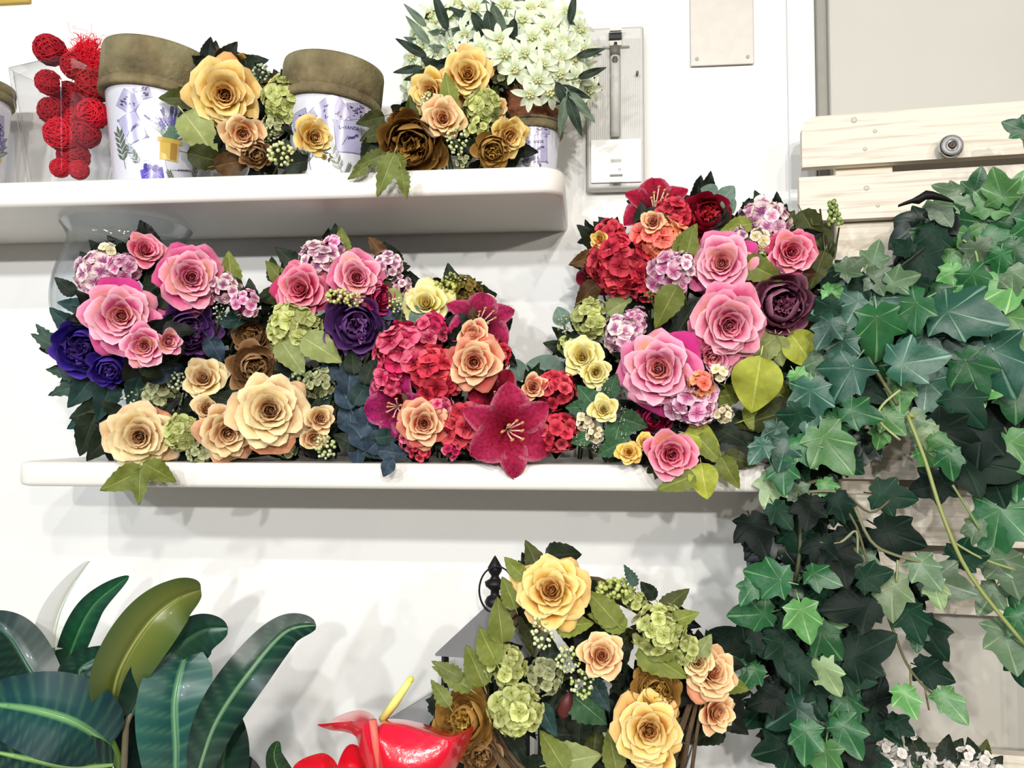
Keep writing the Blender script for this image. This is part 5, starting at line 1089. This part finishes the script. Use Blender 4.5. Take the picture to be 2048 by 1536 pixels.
for x, y, d, a, k in ((1028, 1135, 60, 140, 'olive'), (1018, 1185, 70, 110, 'olive'), (1000, 1240, 90, 95, 'olive'), (975, 1290, 90, 120, 'olive'), (950, 1330, 90, 110, 'olive'), (905, 1355, 90, 145, 'jagolive'), (880, 1385, 70, 120, 'jagolive'), (895, 1340, 70, 150, 'jagolive'), (1205, 1215, 90, 130, 'olive'), (1215, 1240, 80, 160, 'olive'), (1150, 1250, 80, 10, 'olive'), (1325, 1325, 110, -30, 'olive'), (1310, 1300, 90, 200, 'olive'), (1260, 1150, 50, 120, 'jag'), (1295, 1180, 50, 130, 'dark'), (1350, 1200, 70, 40, 'darkolive'), (1060, 1270, 80, -80, 'darkolive'), (1250, 1280, 80, 60, 'darkolive'), (1180, 1420, 90, -40, 'rosegreen'), (1200, 1390, 70, -60, 'teal'), (1190, 1480, 80, 80, 'darkolive'), (1150, 1520, 110, 10, 'palegreen'), (1105, 1500, 90, 120, 'olive'), (1225, 1500, 80, 100, 'olive'), (1095, 1440, 70, -60, 'teal'), (985, 1460, 80, -70, 'dark'), (1030, 1500, 90, -60, 'dark'), (1120, 1400, 110, 60, 'dark'), (1160, 1450, 100, -90, 'dark'), (1240, 1400, 90, -120, 'dark'), (1200, 1440, 90, 200, 'dark'), (1060, 1390, 90, 200, 'dark'), (1130, 1470, 100, 0, 'dark'), (1100, 1310, 80, 90, 'dark'), (1180, 1260, 90, -60, 'dark'), (1250, 1350, 80, 0, 'dark'), (940, 1380, 70, 60, 'darkolive'), (1150, 1540, 120, -10, 'dark'), (1060, 1540, 100, 180, 'dark'), (1230, 1545, 100, -10, 'dark'), (1370, 1235, 60, 20, 'olive'), (1410, 1290, 50, 60, 'palegreen')):
    B.leaf(x, y, d, a, WY+(.035 if k in ('dark', 'darkolive') else -.01), k, B.r.uniform(-.3, .3), B.r.uniform(-.2, .3))
mb = MB(); q0 = at(1122, 1440, WY-.01)-B.b; q1 = at(1140, 1385, WY-.015)-B.b; mb.tube([q0, q0*.7+q1*.3, q0*.3+q1*.7, q1], [.001, .008, .007, .002], lin((84, 34, 32)), 8); mb.build('dark_bud', M['plain'], B.e)
mb = MB(); mb.tube([at(1345, 1480, WY-.02)-B.b, at(1385, 1490, WY-.03)-B.b, at(1372, 1530, WY-.02)-B.b, at(1350, 1600, WY)-B.b], .0012, lin((60, 60, 60)), 5); mb.tube([Vector((0, 0, .005)), Vector((0, 0, c0.z-rw-B.b.z))], .004, lin((60, 50, 40)), 6); mb.tube([Vector((-.06, 0, .004)), Vector((.06, 0, .004))], .004, lin((60, 50, 40)), 6); mb.tube([Vector((0, -.05, .004)), Vector((0, .05, .004))], .004, lin((60, 50, 40)), 6); mb.build('wire_stand', M['plain'], B.e)
B.filler(['dark', 'darkolive', 'olive'], 1); B.core(14, back=(.03, .07))

# ------------------------------------------------------------------ big leaved plants
def path_leaf(name, parent, base, pts, wmax, c1, c2, vein, m, roll=0, nrm=None, fold=.25, prof=None, n=18, curl=0, back=None, lab=None, striped=.25):
    """pts: world points of the midrib; wmax half width in metres"""
    P = [Vector(p) for p in pts]; Q = []
    for i in range(len(P)-1):
        p0 = P[max(0, i-1)]; p1 = P[i]; p2 = P[i+1]; p3 = P[min(len(P)-1, i+2)]
        for t in range(16): t = t/16; Q.append(.5*((2*p1)+(-p0+p2)*t+(2*p0-5*p1+4*p2-p3)*t*t+(-p0+3*p1-3*p2+p3)*t**3))
    Q.append(P[-1]); N = len(Q); mb = MB(); rows = []; cols = []
    us = (-1, -.85, -.6, -.35, -.12, -.035, 0, .035, .12, .35, .6, .85, 1); nn = nrm or face(P[1])
    for k, q in enumerate(Q):
        v = k/(N-1); t = (Q[min(N-1, k+1)]-Q[max(0, k-1)]).normalized(); sd = t.cross(nn)
        sd = (sd.normalized()); up = sd.cross(t).normalized(); rr = Matrix.Rotation(R(roll), 3, t); sd = rr @ sd; up = rr @ up
        wv = wmax*(math.sin(PI*min(1, (v**.85)*.96+.03))**.62 if prof is None else prof(v))
        if k == N-1: wv = .0006
        row = []; rc = []
        for u in us:
            p = q+sd*u*wv+up*(fold*abs(u)*wv+curl*u*u*wv-(.0012 if abs(u) < .04 else 0)); row.append(p-base)
            c = mix(c1, c2, sm(.2, 1, abs(u))); c = mix(c, vein, .5*striped*max(0, math.sin(v*80-abs(u)*5))**2*(abs(u) > .05)); c = mix(c, vein, .95 if abs(u) < .04 else 0); rc.append(c)
        rows.append(row); cols.append(rc)
    mb.grid(rows, cols); o = mb.build(name, m, parent)
    sb = MB(); sb.tube([p+(-nn)*.0012-base for p in Q[:int(N*.8)]], [.0026*(1-.7*i/(N*.8)) for i in range(int(N*.8))], vein, 6); sb.build('midrib', M['gloss'], o)
    if lab: o['label'] = lab
    return o
b = on_counter(215, -.33)
e = thing('rubber_plant', b, 'rubber plant with large glossy dark green leaves in the lower left corner', 'plant')
tub('planter', b, .085, .10, M['potgrey'], e)
G1, G2, GV = lin((16, 58, 52)), lin((10, 44, 42)), lin((96, 140, 104))
def A(x, y, Y): return at(x, y, Y)
Yp = -.40
path_leaf('leaf', e, b, [A(222, 1425, Yp-.01), A(240, 1340, Yp-.03), A(295, 1250, Yp-.03), A(352, 1200, Yp-.01), A(402, 1180, Yp+.02)], .034, lin((104, 116, 48)), lin((76, 98, 44)), lin((150, 158, 84)), M['gloss'], 20, lab='olive underside of an arching leaf', striped=.05)
path_leaf('leaf', e, b, [A(262, 1430, Yp+.0), A(300, 1360, Yp), A(350, 1300, Yp+.015), A(405, 1262, Yp+.025), A(456, 1256, Yp+.03)], .036, lin((24, 70, 50)), lin((12, 46, 40)), lin((70, 110, 80)), M['gloss'], 30)
path_leaf('leaf', e, b, [A(395, 1555, Yp+.01), A(430, 1450, Yp-.01), A(495, 1350, Yp-.01), A(570, 1265, Yp+.02), A(632, 1250, Yp+.04)], .026, lin((16, 60, 44)), lin((10, 38, 34)), lin((120, 156, 118)), M['gloss'], -15)
path_leaf('leaf', e, b, [A(350, 1600, Yp+.02), A(352, 1500, Yp), A(350, 1400, Yp), A(368, 1320, Yp+.02), A(385, 1285, Yp+.03)], .040, lin((22, 76, 70)), lin((40, 92, 84)), lin((110, 160, 120)), M['gloss'], 0, striped=.5)
path_leaf('leaf', e, b, [A(218, 1490, Yp-.02), A(150, 1445, Yp-.05), A(60, 1418, Yp-.06), A(-50, 1405, Yp-.05)], .043, lin((18, 66, 66)), lin((12, 50, 56)), lin((120, 170, 110)), M['gloss'], 0)
path_leaf('leaf', e, b, [A(110, 1420, Yp+.05), A(60, 1340, Yp+.05), A(15, 1270, Yp+.06), A(-40, 1235, Yp+.07)], .030, lin((12, 44, 34)), lin((10, 38, 34)), lin((60, 100, 80)), M['gloss'], 10, striped=.5)
path_leaf('leaf', e, b, [A(230, 1440, Yp+.02), A(190, 1380, Yp+.03), A(160, 1340, Yp+.04), A(225, 1300, Yp+.05)], .026, lin((16, 56, 40)), lin((10, 40, 34)), lin((70, 110, 80)), M['gloss'], 0, striped=.5)
path_leaf('leaf', e, b, [A(225, 1530, Yp-.02), A(150, 1535, Yp-.05), A(70, 1520, Yp-.06), A(-30, 1500, Yp-.05)], .034, lin((14, 46, 46)), lin((10, 38, 40)), lin((150, 190, 110)), M['gloss'], 0)
path_leaf('leaf', e, b, [A(430, 1640, Yp+.04), A(440, 1560, Yp+.04), A(450, 1480, Yp+.04), A(445, 1400, Yp+.05)], .030, lin((16, 60, 44)), lin((10, 40, 34)), lin((70, 110, 80)), M['gloss'], 0)
path_leaf('leaf', e, b, [A(300, 1600, Yp+.05), A(290, 1500, Yp+.05), A(280, 1420, Yp+.05), A(300, 1340, Yp+.06)], .036, lin((8, 30, 28)), lin((8, 28, 26)), lin((40, 80, 60)), M['gloss'], 0)
path_leaf('leaf', e, b, [A(180, 1500, Yp+.04), A(130, 1450, Yp+.04), A(60, 1400, Yp+.04), A(0, 1350, Yp+.05)], .040, lin((12, 44, 44)), lin((10, 40, 42)), lin((40, 80, 60)), M['gloss'], 0)
path_leaf('leaf', e, b, [A(500, 1640, Yp+.05), A(480, 1580, Yp+.05), A(450, 1540, Yp+.05), A(430, 1510, Yp+.05)], .03, lin((10, 34, 28)), lin((8, 28, 26)), lin((40, 80, 60)), M['gloss'], 0)
path_leaf('leaf', e, b, [A(120, 1600, Yp+.0), A(90, 1560, Yp-.02), A(30, 1545, Yp-.03), A(-40, 1550, Yp-.03)], .036, lin((10, 34, 36)), lin((8, 28, 30)), lin((40, 80, 60)), M['gloss'], 0)
mb = MB(); tb = b+Vector((0, 0, .08))
mb.tube([tb-b, A(245, 1540, Yp+.02)-b, A(218, 1480, Yp-.01)-b, A(205, 1440, Yp-.01)-b], [.007, .006, .0055, .004], lin((112, 150, 70)), 8); mb.tube([A(212, 1455, Yp-.01)-b, A(185, 1415, Yp-.015)-b, A(158, 1383, Yp-.02)-b], [.004, .003, .0006], lin((176, 170, 104)), 7)
mb.tube([tb-b, A(248, 1530, Yp+.01)-b, A(252, 1450, Yp)-b, A(262, 1425, Yp)-b], [.005, .004, .0035, .003], lin((130, 124, 100)), 7)
for x, Y_ in ((395, Yp+.01), (350, Yp+.02), (430, Yp+.04), (300, Yp+.05), (500, Yp+.05), (120, Yp)): mb.tube([tb-b, (tb+A(x, 1610, Y_))/2-b, A(x, 1590, Y_)-b], .003, lin((90, 120, 70)), 6)
mb.build('stem', M['plain'], e)
# peace lily
b = on_counter(95, -.24)
e = thing('peace_lily', b, 'peace lily with one white spathe and a pointed leaf, behind the rubber plant', 'plant')
tub('planter', b, .06, .09, M['potgrey'], e)
path_leaf('leaf', e, b, [A(112, 1400, -.28), A(140, 1310, -.28), A(185, 1215, -.28), A(258, 1152, -.28)], .019, lin((14, 72, 44)), lin((10, 50, 34)), lin((70, 130, 80)), M['gloss'], -15, prof=lambda v: math.sin(PI*min(1, v*.98+.01))**.8, striped=.2)
path_leaf('leaf', e, b, [A(95, 1450, -.27), A(80, 1380, -.27), A(100, 1320, -.27), A(130, 1260, -.26)], .016, lin((14, 60, 40)), lin((10, 46, 34)), lin((70, 130, 80)), M['gloss'], 20)
path_leaf('spathe', e, b, [A(106, 1300, -.29), A(112, 1250, -.29), A(135, 1190, -.29), A(180, 1122, -.29)], .025, lin((246, 248, 244)), lin((250, 250, 248)), lin((226, 236, 220)), M['petal'], 10, fold=.3, prof=lambda v: math.sin(PI*min(1, v**.7*.97+.02))**.7, striped=0, lab='white spathe')
mb = MB(); tb = Vector((0, 0, .07))
mb.tube([tb, A(100, 1420, -.28)-b, A(104, 1350, -.29)-b, A(106, 1295, -.29)-b], .0028, lin((110, 150, 90)), 7)
for q in (A(112, 1400, -.28), A(95, 1450, -.27)): mb.tube([tb, (tb+q-b)/2+Vector((.004, 0, 0)), q-b], .0028, lin((50, 110, 60)), 6)
mb.build('stem', M['plain'], e)
# anthurium
b = on_counter(770, -.40)
e = thing('anthurium_plant', b, 'glossy red anthurium in front of the grey board at the bottom edge', 'plant')
tub('planter', b, .055, .085, M['potgrey'], e)
AY = -.44
redm = mat('red_spathe', attr=True, rough=.22, spec=.6, coat=.6, bump=.35, bscale=90)
def spathe(ctr, lx, ly, tip_ang, tx, ty, lab=None):
    p = A(*ctr); n_ = face(p, tx, ty); rot = fr(n_, tip_ang); s = mpp(p); mb = MB(); rows = []; cols = []
    for j in range(13):
        f_ = j/12; row = []
        for i in range(40):
            t = i/40*2*PI; rr = (1-.30*math.cos(t)) if False else 1
            x = math.sin(t)*(.92+.12*math.cos(t)); y = math.cos(t)*.75
            y += .45*max(0, math.cos(t))**5; y += -.25*max(0, -math.cos(t))**1*(1-max(0, -math.cos(t))**6*1.6)
            z = -.28*(x*x)*f_-.25*max(0, y)**2*f_+.04*math.sin(5*t)*f_
            row.append(rot @ Vector((x*f_*lx*s, (y*f_-.05)*ly*s, z*f_*lx*s))+p-b)
        rows.append(row); cols.append([mix(lin((222, 14, 34)), lin((196, 6, 28)), f_)]*40)
    mb.grid(rows, cols, close=True); o = mb.build('spathe', redm, e); 
    if lab: o['label'] = lab
    return p
def spathe_outline(pts, mid, lab, puff=.010):
    """a glossy heart shaped spathe from its rim outline; mid is the crease line from stalk joint to tip"""
    n = len(pts); mb = MB(); rows = []; cols = []; fine = []
    for i in range(n):
        p0, p1, p2, p3 = pts[i-1], pts[i], pts[(i+1) % n], pts[(i+2) % n]
        for t in (0, .25, .5, .75): fine.append(tuple(.5*((2*p1[a])+(-p0[a]+p2[a])*t+(2*p0[a]-5*p1[a]+4*p2[a]-p3[a])*t*t+(-p0[a]+3*p1[a]-3*p2[a]+p3[a])*t**3) for a in (0, 1, 2)))
    for f_ in (0, .2, .4, .6, .8, .93, 1):
        row = []; rc = []
        for x, y, dy in fine:
            k = max(0, min(1, ((x-mid[0][0])*(mid[1][0]-mid[0][0])+(y-mid[0][1])*(mid[1][1]-mid[0][1]))/((mid[1][0]-mid[0][0])**2+(mid[1][1]-mid[0][1])**2)))*.8
            cx, cy = mid[0][0]+(mid[1][0]-mid[0][0])*k, mid[0][1]+(mid[1][1]-mid[0][1])*k
            q = at(cx+(x-cx)*f_, cy+(y-cy)*f_, AY-.035*(1-f_)+dy*f_-puff*math.sin(PI*f_)); row.append(q-b); rc.append(mix(lin((226, 30, 60)), lin((214, 8, 26)), f_))
        rows.append(row); cols.append(rc)
    mb.grid(rows, cols, close=True); o = mb.build('spathe', redm, e); o['label'] = lab; return o
spathe_outline([(760, 1442, 0), (800, 1438, .0), (850, 1448, .005), (900, 1464, .008), (928, 1462, .01), (946, 1452, .02), (940, 1482, .01), (925, 1512, .0), (905, 1545, -.02), (860, 1590, -.04), (810, 1600, -.05), (770, 1570, -.05), (752, 1520, -.04), (745, 1470, -.02)], ((765, 1450), (935, 1490)), 'largest glossy red spathe')
spathe_outline([(752, 1442, 0), (740, 1426, .0), (715, 1420, .005), (680, 1430, .01), (655, 1444, .012), (634, 1449, .015), (660, 1460, .005), (690, 1464, -.005), (712, 1474, -.01), (718, 1500, -.02), (730, 1530, -.03), (750, 1560, -.04), (768, 1500, -.03)], ((755, 1450), (690, 1440)), 'red lobe curling to a point at the left', .004)
spathe((712, 1545, AY+.01), 42, 52, 100, 0, .3); spathe((632, 1548, AY+.01), 48, 46, 160, -.1, .4)
mb = MB(); mb.tube([A(764, 1440, AY-.005)-b, A(790, 1405, AY-.01)-b, A(820, 1360, AY-.015)-b], [.0042, .0046, .0035], lin((236, 236, 130)), 8); mb.ball(A(821, 1359, AY-.015)-b, .0036, lin((230, 224, 90))); mb.build('spadix', M['plain'], e)
mb = MB(); tb = Vector((0, 0, .07))
for q in (A(752, 1450, AY+.004), A(722, 1540, AY), A(640, 1560, AY), A(780, 1570, AY+.012)): mb.tube([tb, (tb+q-b)/2, q-b], .0024, lin((170, 150, 90)), 6)
mb.tube([A(745, 1440, AY-.045)-b, A(752, 1490, AY-.045)-b, A(765, 1560, AY-.04)-b], .004, lin((236, 110, 96)), 7)
mb.build('stem', M['plain'], e)
path_leaf('leaf', e, b, [tb+b, A(600, 1600, AY+.04), A(560, 1545, AY+.03), A(548, 1510, AY+.02), A(556, 1482, AY+.02)], .012, lin((24, 60, 30)), lin((20, 50, 28)), lin((90, 130, 70)), M['gloss'], 10)
